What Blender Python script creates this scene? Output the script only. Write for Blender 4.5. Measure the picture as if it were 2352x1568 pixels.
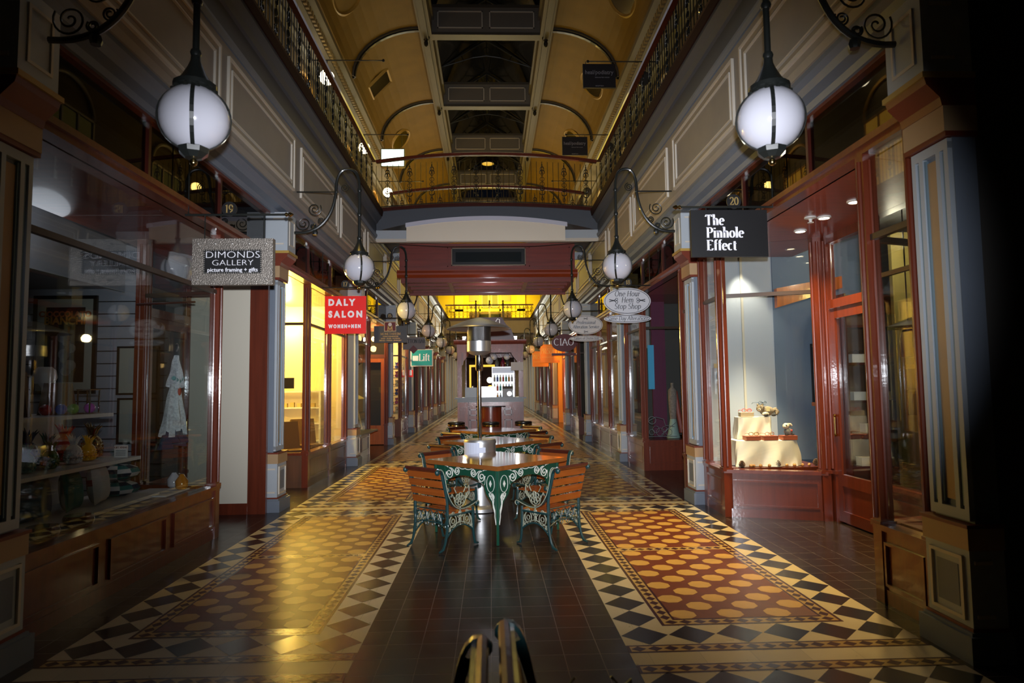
import bpy, math, random
from math import sin, cos, pi, radians, sqrt
from mathutils import Vector, Matrix
random.seed(7)
for o in list(bpy.data.objects): bpy.data.objects.remove(o)
scene = bpy.context.scene
COL = scene.collection

# ------------------------------------------------------------------ camera
CAMZ = 1.584
cam_d = bpy.data.cameras.new('camera'); cam = bpy.data.objects.new('camera', cam_d); COL.objects.link(cam)
FPX, PITCH, YAW, ROLL = 1485.6, .0699, .0334, -.0124
cam_d.sensor_width = 36; cam_d.lens = FPX / 2352 * 36
cam_d.dof.use_dof = True; cam_d.dof.focus_distance = 9.0; cam_d.dof.aperture_fstop = 2.5
cam_d.clip_start = .05; cam_d.clip_end = 300
cam.location = (0, 0, CAMZ)
fw = Vector((sin(YAW)*cos(PITCH), cos(YAW)*cos(PITCH), sin(PITCH)))
rt = Vector((cos(YAW), -sin(YAW), 0)); up = rt.cross(fw)
c_, s_ = cos(ROLL), sin(ROLL)
r2 = rt*c_ + up*s_; u2 = up*c_ - rt*s_
cam.matrix_world = Matrix(((r2.x, u2.x, -fw.x, 0), (r2.y, u2.y, -fw.y, 0), (r2.z, u2.z, -fw.z, CAMZ), (0, 0, 0, 1)))
scene.camera = cam

# ------------------------------------------------------------------ world, exposure, lights
w = bpy.data.worlds.new('world'); scene.world = w; w.use_nodes = True
w.node_tree.nodes['Background'].inputs[0].default_value = (.006, .008, .014, 1)
w.node_tree.nodes['Background'].inputs[1].default_value = 1.0
scene.view_settings.view_transform = 'Standard'; scene.view_settings.look = 'None'
scene.view_settings.exposure = 0.0; scene.view_settings.gamma = 1.0; scene.view_settings.use_curve_mapping = False

def light(kind, loc, power, color, size=.1, target=None, angle=None, blend=1, sy=None, scale=None):
    d = bpy.data.lights.new(kind.lower()+'_light', kind); d.energy = power; d.color = color
    if kind == 'AREA':
        d.size = size
        if sy: d.shape = 'RECTANGLE'; d.size_y = sy
    else: d.shadow_soft_size = size
    if kind == 'SPOT': d.spot_size = angle; d.spot_blend = blend
    o = bpy.data.objects.new(kind.lower()+'_light', d); COL.objects.link(o); o.location = loc
    if target is not None:
        o.rotation_euler = (Vector(target)-Vector(loc)).to_track_quat('-Z', 'Y').to_euler()
    if scale: o.scale = scale
    return o
WARM = (1, .68, .22); YEL = (1, .74, .12); COOL = (.80, .86, 1)
# the photographer's flash, just above the lens
light('SPOT', (.02, -.02, 1.74), 2900, (.90, .93, 1), .03, (.28, 8, 2.55), radians(62), 1.0, scale=(1.30, 1.0, 1))
# unseen overhead fill added to the hall, then gallery, floodlight and far lamps
light('AREA', (0, 15, 11.4), 25, (.85, .88, 1), 2.6, (0, 13, 0), sy=10)
light('AREA', (0, 27, 11.4), 150, YEL, 2.8, (0, 27, 0), sy=12)
for y_, p_ in ((21, 16), (27, 60), (33, 120)):
    for s in (-1, 1):
        light('POINT', (s*3.6, y_, 8.2), p_, (1, .64, .16), .15)
light('POINT', (-3.5, 13.5, 8.3), 3, (1, .62, .18), .15)
light('POINT', (3.5, 12.5, 8.3), 1.5, (1, .62, .18), .15)
for s in (-1, 1):
    light('SPOT', (s*1.3, 36.8, 4.3), 450, (1, .97, .80), .12, (s*2.2, 22, 2.6), radians(120), .6)
light('AREA', (0, 39.8, 7.4), 300, (1, .76, .05), 3.0, (0, 42, 6.0), sy=1.5)
light('AREA', (0, 41.8, 3.9), 160, (1, .93, .72), 3, (0, 41.8, 0), sy=6)
for y_, p_ in ((20.5, 60), (25, 110), (31, 150)):
    light('POINT', (0, y_, 6.9), p_, (1, .72, .08), .25)  # added lamps hung in mid-air to yellow the frieze beyond the footbridge
# unseen spots added high in the vault to throw warm pools on the tiles
light('SPOT', (-2.1, 7.6, 11.2), 1000, (1, .66, .14), .25, (-1.7, 7.5, 0), radians(30), 1.0)
light('SPOT', (-2.1, 12.0, 11.2), 1500, (1, .66, .14), .25, (-1.9, 12.2, 0), radians(24), .9)
light('SPOT', (2.1, 7.0, 11.2), 2400, (1, .62, .12), .25, (2.0, 6.9, 0), radians(26), 1.0)

# ------------------------------------------------------------------ materials
MATS = {}
def mat(name, col, rough=.5, metal=0, coat=0, emit=None, es=0, noise=None, bump=None, spec=.5, wood=None):
    if name in MATS: return MATS[name]
    m = bpy.data.materials.new(name); m.use_nodes = True; nt = m.node_tree; N = nt.nodes; L = nt.links
    b = N['Principled BSDF']; MATS[name] = m
    b.inputs['Base Color'].default_value = (*col, 1); b.inputs['Roughness'].default_value = rough
    b.inputs['Metallic'].default_value = metal; b.inputs['Specular IOR Level'].default_value = spec
    if coat: b.inputs['Coat Weight'].default_value = coat; b.inputs['Coat Roughness'].default_value = .08
    if emit: b.inputs['Emission Color'].default_value = (*emit, 1); b.inputs['Emission Strength'].default_value = es
    tc = N.new('ShaderNodeTexCoord')
    if wood:
        mp = N.new('ShaderNodeMapping'); mp.inputs['Scale'].default_value = wood
        nz = N.new('ShaderNodeTexNoise'); nz.inputs['Scale'].default_value = 1; nz.inputs['Detail'].default_value = 5
        L.new(tc.outputs['Object'], mp.inputs[0]); L.new(mp.outputs[0], nz.inputs['Vector'])
        mx = N.new('ShaderNodeMix'); mx.data_type = 'RGBA'
        mx.inputs[6].default_value = (*[c*.55 for c in col], 1); mx.inputs[7].default_value = (*[min(1, c*1.5) for c in col], 1)
        L.new(nz.outputs['Fac'], mx.inputs[0]); L.new(mx.outputs[2], b.inputs['Base Color'])
    if noise:
        sc, amt = noise
        nz = N.new('ShaderNodeTexNoise'); nz.inputs['Scale'].default_value = sc; nz.inputs['Detail'].default_value = 4
        L.new(tc.outputs['Object'], nz.inputs['Vector'])
        mx = N.new('ShaderNodeMix'); mx.data_type = 'RGBA'
        mx.inputs[6].default_value = (*[c*(1-amt) for c in col], 1); mx.inputs[7].default_value = (*[min(1, c*(1+amt)) for c in col], 1)
        L.new(nz.outputs['Fac'], mx.inputs[0]); L.new(mx.outputs[2], b.inputs['Base Color'])
    if bump:
        sc, st = bump
        nz = N.new('ShaderNodeTexNoise'); nz.inputs['Scale'].default_value = sc; nz.inputs['Detail'].default_value = 2
        L.new(tc.outputs['Object'], nz.inputs['Vector'])
        bp = N.new('ShaderNodeBump'); bp.inputs['Strength'].default_value = st; bp.inputs['Distance'].default_value = .01
        L.new(nz.outputs['Fac'], bp.inputs['Height']); L.new(bp.outputs[0], b.inputs['Normal'])
        if coat: L.new(bp.outputs[0], b.inputs['Coat Normal'])
    return m
RED = mat('varnished_red_wood', (.125, .022, .008), .32, coat=.7, wood=(22, 22, 1.2), bump=(30, .05))
ORW = mat('varnished_orange_wood', (.42, .105, .018), .3, coat=.6, wood=(20, 20, 1.1), bump=(30, .05))
DKW = mat('dark_mahogany', (.055, .010, .006), .3, coat=.5, wood=(18, 18, 1.2), bump=(30, .05))
BRW = mat('brown_panelling', (.10, .045, .022), .4, coat=.3, wood=(14, 14, 2), bump=(50, .08))
KIO = mat('kiosk_mahogany', (.15, .035, .028), .4, coat=.3, wood=(20, 20, 1.5), bump=(60, .1))
SOFR = mat('red_brown_soffit_board', (.22, .035, .012), .35, coat=.4, wood=(3, 20, 20))
CREAM = mat('cream_wall_paint', (.36, .30, .22), .6, noise=(3, .12))
CREAML = mat('cream_moulding_paint', (.62, .56, .47), .5)
STONE = mat('taupe_frieze_paint', (.32, .285, .24), .6, noise=(4, .1))
GREY = mat('blue_grey_paint', (.16, .19, .24), .5, noise=(5, .08))
GREYD = mat('dark_slate_paint', (.070, .078, .095), .55)
PALE = mat('pale_grey_paint', (.42, .46, .50), .45)
BLUEG = mat('powder_blue_paint', (.17, .25, .30), .45)
TAN = mat('tan_paint', (.42, .27, .14), .5)
GOLDT = mat('ochre_trim_paint', (.45, .28, .06), .45)
REDT = mat('oxblood_trim_paint', (.17, .03, .012), .4)
IRON = mat('black_iron_paint', (.012, .014, .013), .35, coat=.3)
GRN = mat('bottle_green_iron_paint', (.006, .055, .032), .33, coat=.4)
TEAL = mat('teal_iron_paint', (.008, .036, .038), .35, coat=.4)
FILI = mat('weathered_white_iron_paint', (.25, .26, .19), .5, noise=(45, .85))
CHW = mat('chair_slat_wood', (.25, .058, .009), .35, coat=.5, wood=(2, 30, 30))
TBW = mat('table_top_wood', (.22, .075, .018), .12, coat=1, wood=(14, 1.5, 3))
OPAL = mat('opal_glass', (.56, .56, .63), .12, coat=.4)
LITG = mat('lit_opal_glass', (.9, .85, .7), .3, emit=(1, .86, .58), es=9)
BRASS = mat('polished_brass', (.55, .40, .16), .18, metal=1)
STEEL = mat('brushed_steel', (.60, .60, .60), .36, metal=.9)
CHROME = mat('chrome', (.75, .75, .76), .08, metal=1)
PERF = mat('aluminium_mesh_panel', (.80, .70, .56), .45, metal=.45, bump=(220, .2))
WHITE = mat('white_paint', (.62, .61, .58), .5)
WHITEW = mat('ivory_door_paint', (.60, .56, .46), .5, bump=(20, .05))
WSIGN = mat('white_sign_paint', (.68, .68, .72), .4)
BLACK = mat('black_plastic', (.006, .006, .007), .35)
BSIGN = mat('black_sign_paint', (.010, .010, .011), .45)
SALON = mat('glowing_scarlet_paint', (.80, .008, .006), .4, emit=(1, .01, .005), es=.10)  # red paint with a weak glow of its own in the material
VAULT = mat('ochre_vault_plaster', (.22, .13, .018), .7, noise=(1.5, .25), bump=(6, .05))
VMOLD = mat('slate_vault_moulding', (.075, .065, .05), .5)
VCREAM = mat('grey_cream_beam_paint', (.17, .15, .125), .6)
ROOFG = mat('night_skylight_glass', (.006, .007, .010), .12)
SHOPW = mat('shop_wall_paint', (.34, .36, .40), .7)
SHOPY = mat('salon_wall_paint', (.80, .66, .36), .7)
SHOPB = mat('slate_blue_shop_wall', (.115, .155, .215), .7)
SHOPP = mat('plum_shop_wall', (.12, .02, .06), .7)
SHOPD = mat('dim_shop_wall', (.07, .065, .06), .8)
SHOPO = mat('amber_shop_wall', (.70, .34, .08), .7)
YWALL = mat('yellow_end_wall', (.80, .58, .06), .7)
CLOTH = mat('cream_satin_cloth', (.72, .66, .52), .45)
INK = mat('grey_ink', (.06, .06, .07), .5)
GOLDL = mat('glowing_gold_leaf', (.60, .42, .16), .3, metal=.6, emit=(1, .7, .25), es=.02)  # faint warm glow set into the gold colour
LETW = mat('glowing_white_letters', (.80, .80, .86), .4, emit=(.9, .9, 1), es=.12)  # white letters glow weakly by themselves
DOWN = mat('downlight_glow', (1, .9, .7), .4, emit=(1, .86, .55), es=30)

def glassmat(name, tint=(.93, .95, .95)):
    m = bpy.data.materials.new(name); m.use_nodes = True; nt = m.node_tree; nt.nodes.clear(); N = nt.nodes; L = nt.links
    o = N.new('ShaderNodeOutputMaterial'); mx = N.new('ShaderNodeMixShader'); t = N.new('ShaderNodeBsdfTransparent')
    g = N.new('ShaderNodeBsdfGlossy'); f = N.new('ShaderNodeFresnel'); f.inputs[0].default_value = 1.45
    t.inputs[0].default_value = (*tint, 1); g.inputs['Roughness'].default_value = .015
    ge = N.new('ShaderNodeNewGeometry'); mr = N.new('ShaderNodeMapRange'); mr.inputs[3].default_value = 1.45; mr.inputs[4].default_value = 1/1.45
    L.new(ge.outputs['Backfacing'], mr.inputs[0]); L.new(mr.outputs[0], f.inputs[0])
    L.new(f.outputs[0], mx.inputs[0]); L.new(t.outputs[0], mx.inputs[1]); L.new(g.outputs[0], mx.inputs[2]); L.new(mx.outputs[0], o.inputs[0])
    return m
GLASS = glassmat('window_glass'); GLASSD = glassmat('smoked_glass', (.35, .33, .30))

def tilemat(name, col, grout, w, h, ox, oy, rough=.22, mort=.0025, offset=0):
    m = bpy.data.materials.new(name); m.use_nodes = True; nt = m.node_tree; N = nt.nodes; L = nt.links; b = N['Principled BSDF']
    tc = N.new('ShaderNodeTexCoord'); mp = N.new('ShaderNodeMapping'); mp.inputs['Location'].default_value = (ox, oy, 0)
    br = N.new('ShaderNodeTexBrick'); br.offset = offset; br.squash = 1
    br.inputs['Color1'].default_value = (*col, 1); br.inputs['Color2'].default_value = (*[c*1.25 for c in col], 1); br.inputs['Mortar'].default_value = (*grout, 1)
    br.inputs['Scale'].default_value = 1; br.inputs['Mortar Size'].default_value = mort; br.inputs['Mortar Smooth'].default_value = .1
    br.inputs['Brick Width'].default_value = w; br.inputs['Row Height'].default_value = h
    L.new(tc.outputs['Object'], mp.inputs[0]); L.new(mp.outputs[0], br.inputs['Vector']); L.new(br.outputs['Color'], b.inputs['Base Color'])
    nz = N.new('ShaderNodeTexNoise'); nz.inputs['Scale'].default_value = 7; nz.inputs['Detail'].default_value = 3
    L.new(tc.outputs['Object'], nz.inputs['Vector'])
    mr = N.new('ShaderNodeMapRange'); mr.inputs[3].default_value = rough*.7; mr.inputs[4].default_value = rough*1.4
    L.new(nz.outputs['Fac'], mr.inputs[0]); L.new(mr.outputs[0], b.inputs['Roughness'])
    bp = N.new('ShaderNodeBump'); bp.inputs['Strength'].default_value = .12; bp.inputs['Distance'].default_value = .006
    L.new(nz.outputs['Fac'], bp.inputs['Height']); L.new(bp.outputs[0], b.inputs['Normal'])
    return m
T_DARK = tilemat('dark_brown_floor_tile', (.020, .014, .013), (.14, .11, .10), .215, .215, .013, -.065)
T_WHITE = tilemat('cream_marble_tile', (.48, .42, .29), (.2, .18, .14), .305, 20, 0, 0, .30, .001)
T_BLACK = mat('black_diamond_tile', (.018, .017, .020), .22, noise=(9, .3))
T_RED = mat('terracotta_tile', (.125, .028, .009), .38, noise=(12, .35))
T_CREAM = mat('buff_octagon_tile', (.50, .31, .085), .36, noise=(8, .18))
T_BROWN = mat('chocolate_border_tile', (.045, .012, .010), .24)
T_YEL = mat('yellow_border_tile', (.46, .32, .12), .22)

# ------------------------------------------------------------------ mesh helpers
class MB:
    def __init__(s): s.v = []; s.f = []; s.mi = []; s.cur = 0
    def m(s, i): s.cur = i; return s
    def add(s, vs, fs):
        b = len(s.v); s.v += [tuple(p) for p in vs]
        for f in fs: s.f.append(tuple(b+i for i in f)); s.mi.append(s.cur)
        return s
    def box(s, x0, x1, y0, y1, z0, z1):
        if x0 > x1: x0, x1 = x1, x0
        if y0 > y1: y0, y1 = y1, y0
        if z0 > z1: z0, z1 = z1, z0
        return s.add([(x0,y0,z0),(x1,y0,z0),(x1,y1,z0),(x0,y1,z0),(x0,y0,z1),(x1,y0,z1),(x1,y1,z1),(x0,y1,z1)],
                     [(0,3,2,1),(4,5,6,7),(0,1,5,4),(1,2,6,5),(2,3,7,6),(3,0,4,7)])
    def obox(s, p, q, th, z0, z1, off=0):      # upright box along plan segment p-q, thickness th
        p, q = Vector(p), Vector(q); d = (q-p).normalized(); n = Vector((-d.y, d.x)); a = n*(off-th/2); b = n*(off+th/2)
        c = [p+a, q+a, q+b, p+b]
        return s.add([(k.x,k.y,z0) for k in c]+[(k.x,k.y,z1) for k in c], [(0,3,2,1),(4,5,6,7),(0,1,5,4),(1,2,6,5),(2,3,7,6),(3,0,4,7)])
    def prism(s, poly, ax, a0, a1):            # polygon extruded along axis ax
        n = len(poly)
        def P(u, v, w):
            return {'x': (w,u,v), 'y': (u,w,v), 'z': (u,v,w)}[ax]
        vs = [P(u,v,a0) for u,v in poly]+[P(u,v,a1) for u,v in poly]
        fs = [tuple(range(n))[::-1], tuple(range(n,2*n))]+[(i,(i+1)%n,n+(i+1)%n,n+i) for i in range(n)]
        return s.add(vs, fs)
    def tube(s, pts, r, n=8, cap=True):
        pts = [Vector(p) for p in pts]; m = len(pts); rs = r if isinstance(r, (list, tuple)) else [r]*m
        vs = []; prev = None
        for i, p in enumerate(pts):
            t = (pts[min(i+1,m-1)]-pts[max(i-1,0)])
            if t.length < 1e-9: t = Vector((0,0,1))
            t.normalize()
            if prev is None:
                a = Vector((0,0,1)) if abs(t.z) < .9 else Vector((0,1,0))
                u = t.cross(a).normalized()
            else:
                u = (prev - t*prev.dot(t)); u = u.normalized() if u.length > 1e-6 else t.orthogonal().normalized()
            prev = u; v = t.cross(u)
            vs += [p + (u*cos(2*pi*k/n)+v*sin(2*pi*k/n))*rs[i] for k in range(n)]
        fs = [(i*n+k, i*n+(k+1)%n, (i+1)*n+(k+1)%n, (i+1)*n+k) for i in range(m-1) for k in range(n)]
        if cap: fs += [tuple(range(n))[::-1], tuple((m-1)*n+k for k in range(n))]
        return s.add(vs, fs)
    def band(s, pts, wid, th, side):            # flat strap following pts, width along vector side
        pts = [Vector(p) for p in pts]; m = len(pts); sd = Vector(side).normalized(); vs = []
        ws = wid if isinstance(wid, (list, tuple)) else [wid]*m
        for i, p in enumerate(pts):
            t = (pts[min(i+1,m-1)]-pts[max(i-1,0)]).normalized(); n = t.cross(sd).normalized()
            a = sd*ws[i]/2; b = n*th/2
            vs += [p-a-b, p+a-b, p+a+b, p-a+b]
        fs = [(i*4+k, i*4+(k+1)%4, (i+1)*4+(k+1)%4, (i+1)*4+k) for i in range(m-1) for k in range(4)]
        fs += [(3,2,1,0), tuple((m-1)*4+k for k in range(4))]
        return s.add(vs, fs)
    def lathe(s, prof, n=24, c=(0,0,0), axis='z'):
        vs = []; m = len(prof)
        for r, z in prof:
            for k in range(n):
                a = 2*pi*k/n; x, y = r*cos(a), r*sin(a)
                p = (x, y, z) if axis == 'z' else ((x, z, y) if axis == 'y' else (z, x, y))
                vs.append((p[0]+c[0], p[1]+c[1], p[2]+c[2]))
        fs = [(i*n+k, i*n+(k+1)%n, (i+1)*n+(k+1)%n, (i+1)*n+k) for i in range(m-1) for k in range(n)]
        fs += [tuple(range(n))[::-1], tuple((m-1)*n+k for k in range(n))]
        return s.add(vs, fs)
    def ball(s, c, r, n=16, sx=1, sy=1, sz=1):
        h = n//2
        vs = []; 
        for i in range(h+1):
            a = pi*i/h
            for k in range(n):
                b = 2*pi*k/n
                vs.append((c[0]+r*sx*sin(a)*cos(b), c[1]+r*sy*sin(a)*sin(b), c[2]-r*sz*cos(a)))
        fs = [(i*n+k, i*n+(k+1)%n, (i+1)*n+(k+1)%n, (i+1)*n+k) for i in range(h) for k in range(n)]
        return s.add(vs, fs)
    def ring(s, c, R, r, ax='y', n=16, k=6, sx=1, sz=1, a0=0, a1=2*pi):
        pts = []
        for i in range(n+1):
            a = a0+(a1-a0)*i/n; u, v = R*cos(a)*sx, R*sin(a)*sz
            pts.append({'y': (c[0]+u,c[1],c[2]+v), 'x': (c[0],c[1]+u,c[2]+v), 'z': (c[0]+u,c[1]+v,c[2])}[ax])
        return s.tube(pts, r, k)
    def merge(s, o, fn=None):
        return s.add([fn(p) for p in o.v] if fn else o.v, o.f) if not any(o.mi) else s._mm(o, fn)
    def _mm(s, o, fn):
        b = len(s.v); s.v += [tuple(fn(p)) if fn else p for p in o.v]
        for f, i in zip(o.f, o.mi): s.f.append(tuple(b+k for k in f)); s.mi.append(i)
        return s

def build(name, mb, mats, parent=None, smooth=False, local=False, **props):
    me = bpy.data.meshes.new(name)
    vs = mb.v
    if parent is not None and not local:
        L = Vector((0,0,0)); q = parent
        while q is not None: L += q.location; q = q.parent
        vs = [(x-L.x, y-L.y, z-L.z) for x, y, z in vs]
    me.from_pydata(vs, [], mb.f)
    if not isinstance(mats, (list, tuple)): mats = [mats]
    for m in mats: me.materials.append(m)
    if len(mats) > 1:
        me.polygons.foreach_set('material_index', mb.mi)
    import bmesh
    bm = bmesh.new(); bm.from_mesh(me)
    bmesh.ops.remove_doubles(bm, verts=bm.verts, dist=1e-6) if smooth else None
    bmesh.ops.recalc_face_normals(bm, faces=bm.faces); bm.to_mesh(me); bm.free()
    if smooth:
        me.polygons.foreach_set('use_smooth', [True]*len(me.polygons)); 
        try: me.set_sharp_from_angle(angle=radians(40))
        except Exception: pass
    me.update()
    o = bpy.data.objects.new(name, me); COL.objects.link(o)
    if parent is not None: o.parent = parent
    for k, v in props.items(): o[k] = v
    return o
def thing(name, loc, label, cat, group=None, rz=0):
    o = bpy.data.objects.new(name, None); COL.objects.link(o); o.location = loc; o.rotation_euler = (0,0,rz)
    o.empty_display_size = .1; o['label'] = label; o['category'] = cat
    if group: o['group'] = group
    return o
def struct(name, mb, mats, parent=None, smooth=False):
    o = build(name, mb, mats, parent, smooth)
    if parent is None: o['kind'] = 'structure'
    return o
def single(name, mb, mats, label, cat, group=None, smooth=False):
    # centre the origin at the thing's base
    xs = [p[0] for p in mb.v]; ys = [p[1] for p in mb.v]; zs = [p[2] for p in mb.v]
    L = ((min(xs)+max(xs))/2, (min(ys)+max(ys))/2, min(zs))
    mb.v = [(x-L[0], y-L[1], z-L[2]) for x, y, z in mb.v]
    o = build(name, mb, mats, None, smooth); o.location = L; o['label'] = label; o['category'] = cat
    if group: o['group'] = group
    return o
def copy_tree(o, loc=None, label=None, rz=None, group=None, parent=None):
    c = o.copy(); COL.objects.link(c)
    if parent is not None: c.parent = parent
    if loc is not None: c.location = loc
    if rz is not None: c.rotation_euler = (0,0,rz)
    if label: c['label'] = label
    if group: c['group'] = group
    for ch in list(o.children): copy_tree(ch, parent=c)
    return c
def spiral(c, r0, r1, a0, turns, n=28, plane='xz', flip=1):
    out = []
    for i in range(n+1):
        t = i/n; r = r0+(r1-r0)*t; a = a0+flip*turns*2*pi*t
        u, v = r*cos(a), r*sin(a)
        out.append((c[0]+u, c[1], c[2]+v) if plane == 'xz' else (c[0], c[1]+u, c[2]+v))
    return out
def bez(p0, p1, p2, p3, n=10):
    o = []
    for i in range(n+1):
        t = i/n; a, b, c, d = (1-t)**3, 3*t*(1-t)**2, 3*t*t*(1-t), t**3
        o.append(tuple(a*p0[k]+b*p1[k]+c*p2[k]+d*p3[k] for k in range(len(p0))))
    return o

# ------------------------------------------------------------------ lettering
def arc(cx, cy, rx, ry, a0, a1, n=12):
    return [(cx+rx*cos(radians(a0+(a1-a0)*i/n)), cy+ry*sin(radians(a0+(a1-a0)*i/n))) for i in range(n+1)]
X = .66
GL = {
 'A': (.78, [[(.05,0),(.38,1)], [(.38,1),(.72,0)], [(.18,.36),(.58,.36)]], [(.07,0),(.70,0)]),
 'B': (.70, [[(.14,0),(.14,1)], [(.14,1),(.36,1)]+arc(.36,.76,.2,.24,90,-90), [(.14,.52),(.38,.52)]+arc(.38,.26,.22,.26,90,-90)+[(.14,0)]], [(.11,0),(.11,1)]),
 'C': (.78, [arc(.42,.5,.34,.5,52,308,20)], []),
 'D': (.80, [[(.14,0),(.14,1)], [(.14,1),(.34,1)]+arc(.34,.5,.36,.5,90,-90,16)+[(.14,0)]], [(.11,0),(.11,1)]),
 'E': (.68, [[(.14,0),(.14,1)], [(.14,1),(.58,1),(.58,.86)], [(.14,.52),(.46,.52)], [(.14,0),(.6,0),(.6,.16)]], [(.11,0),(.11,1)]),
 'H': (.82, [[(.15,0),(.15,1)], [(.65,0),(.65,1)], [(.15,.5),(.65,.5)]], [(.15,0),(.15,1),(.65,0),(.65,1)]),
 'I': (.36, [[(.18,0),(.18,1)]], [(.18,0),(.18,1)]),
 'L': (.64, [[(.14,1),(.14,0)], [(.14,0),(.58,0),(.58,.18)]], [(.14,0),(.14,1)]),
 'M': (.98, [[(.13,0),(.16,1)], [(.16,1),(.48,.08)], [(.48,.08),(.80,1)], [(.80,1),(.84,0)]], [(.13,0),(.14,1),(.84,0),(.82,1)]),
 'N': (.84, [[(.14,0),(.14,1)], [(.14,1),(.68,0)], [(.68,0),(.68,1)]], [(.14,0),(.1,1),(.68,1)]),
 'O': (.84, [arc(.42,.5,.34,.5,0,360,28)], []),
 'P': (.68, [[(.14,0),(.14,1)], [(.14,1),(.36,1)]+arc(.36,.74,.24,.26,90,-90,12)+[(.14,.48)]], [(.14,0),(.11,1)]),
 'R': (.74, [[(.14,0),(.14,1)], [(.14,1),(.36,1)]+arc(.36,.75,.22,.25,90,-90,12)+[(.14,.5)], [(.36,.5),(.66,0)]], [(.14,0),(.11,1),(.67,0)]),
 'S': (.62, [arc(.31,.75,.21,.25,35,250,14)+arc(.31,.26,.23,.26,80,-150,14)], []),
 'T': (.76, [[(.06,.84),(.06,1),(.70,1),(.70,.84)], [(.38,1),(.38,0)]], [(.38,0)]),
 'U': (.80, [[(.14,1),(.14,.34)]+arc(.39,.30,.25,.30,180,360,14)+[(.64,1)]], [(.14,1),(.64,1)]),
 'a': (.56, [arc(.26,.44,.17,.22,150,20,10)+[(.43,.1),(.52,0)], arc(.26,.18,.18,.18,60,300,12)+[(.43,.14)]], []),
 'c': (.52, [arc(.28,.33,.22,.33,55,305,16)], []),
 'e': (.56, [[(.08,.36),(.48,.36)]+arc(.28,.33,.21,.33,10,310,20)], []),
 'f': (.40, [arc(.34,.84,.15,.19,60,180,10)+[(.19,.8),(.19,0)], [(.06,X),(.38,X)]], [(.19,0)]),
 'h': (.64, [[(.14,1.05),(.14,0)], [(.14,.46)]+arc(.32,.42,.17,.24,150,0,12)+[(.49,0)]], [(.14,0),(.49,0),(.1,1.05)]),
 'i': (.30, [[(.15,X),(.15,0)], [(.15,.86),(.15,.97)]], [(.15,0),(.11,X)]),
 'l': (.30, [[(.15,1.05),(.15,0)]], [(.15,0),(.11,1.05)]),
 'm': (.94, [[(.14,X),(.14,0)], [(.14,.46)]+arc(.31,.42,.16,.24,150,0,12)+[(.47,0)], [(.47,.46)]+arc(.64,.42,.16,.24,150,0,12)+[(.80,0)]], [(.14,0),(.47,0),(.80,0),(.1,X)]),
 'n': (.64, [[(.14,X),(.14,0)], [(.14,.46)]+arc(.32,.42,.17,.24,150,0,12)+[(.49,0)]], [(.14,0),(.49,0),(.1,X)]),
 'o': (.60, [arc(.30,.33,.23,.33,0,360,24)], []),
 'p': (.62, [[(.14,X),(.14,-.3)], [(.14,.5)]+arc(.32,.33,.22,.33,140,-140,18)], [(.14,-.3),(.1,X)]),
 'r': (.46, [[(.14,X),(.14,0)], [(.14,.44)]+arc(.34,.44,.16,.20,170,60,8)], [(.14,0),(.1,X)]),
 's': (.48, [arc(.25,.49,.15,.17,40,250,10)+arc(.25,.17,.17,.17,80,-150,10)], []),
 't': (.42, [[(.17,.88),(.17,.16)]+arc(.29,.14,.12,.14,180,300,8), [(.04,X),(.36,X)]], []),
 'u': (.64, [[(.14,X),(.14,.22)]+arc(.30,.20,.16,.20,180,340,10)+[(.49,.3)], [(.49,X),(.49,0)]], [(.1,X),(.46,X),(.52,0)]),
 'v': (.56, [[(.05,X),(.28,0)], [(.28,0),(.50,X)]], [(.05,X),(.50,X)]),
 'y': (.56, [[(.05,X),(.29,0)], [(.50,X),(.18,-.3),(.06,-.26)]], [(.05,X),(.50,X)]),
 '0': (.60, [arc(.30,.5,.22,.5,0,360,24)], []),
 '1': (.44, [[(.08,.84),(.23,1),(.23,0)]], [(.23,0)]),
 '2': (.60, [arc(.29,.74,.2,.26,170,-30,12)+[(.08,.02)], [(.06,.02),(.52,.02),(.52,.16)]], []),
 '5': (.58, [[(.50,1),(.15,1),(.12,.56)]+arc(.27,.31,.22,.31,110,-140,14)], []),
 '7': (.56, [[(.06,.86),(.06,1),(.50,1),(.22,0)]], []),
 '8': (.60, [arc(.30,.75,.18,.25,0,360,16), arc(.30,.26,.22,.26,0,360,18)], []),
 '9': (.60, [arc(.30,.68,.20,.32,0,360,18), [(.50,.66),(.44,.2),(.22,.02)]], []),
 ' ': (.34, [], []), '+': (.6, [[(.1,.4),(.5,.4)], [(.3,.2),(.3,.6)]], []),
}
def serif_text(txt, h, thick=.13, thin=.05, serif=.11, shear=0, depth=.01, sx=1, track=0):
    """flat broad-nib lettering in the x-z plane, front at y=0 facing -y; returns MB, width"""
    mb = MB(); x = 0
    for ch in txt:
        adv, strokes, serifs = GL.get(ch, GL[' '])
        def tr(u, v): return ((x+(u+shear*v)*sx)*h, v*h)
        for st in strokes:
            P = [Vector(tr(u, v)) for u, v in st]; Q = []
            for i, p in enumerate(P):
                t = P[min(i+1,len(P)-1)]-P[max(i-1,0)]; t.normalize()
                wd = (thin+(thick-thin)*abs(t.y)**1.6)*h/2; n = Vector((-t.y, t.x))*wd
                Q.append((p+n, p-n))
            for i in range(len(Q)-1):
                a, b, c, d = Q[i][0], Q[i][1], Q[i+1][1], Q[i+1][0]
                mb.prism([(a.x,a.y),(b.x,b.y),(c.x,c.y),(d.x,d.y)], 'y', 0, depth)
        for (u, v) in serifs:
            a = tr(u-serif, v); b = tr(u+serif, v); q = thin*h*.5
            o = q if v < .5 and v > -.1 else -q
            mb.prism([(a[0],a[1]-q),(b[0],b[1]-q),(b[0],b[1]+q),(a[0],a[1]+q)], 'y', 0, depth)
        x += (adv+track)*sx
    return mb, x*h
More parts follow.
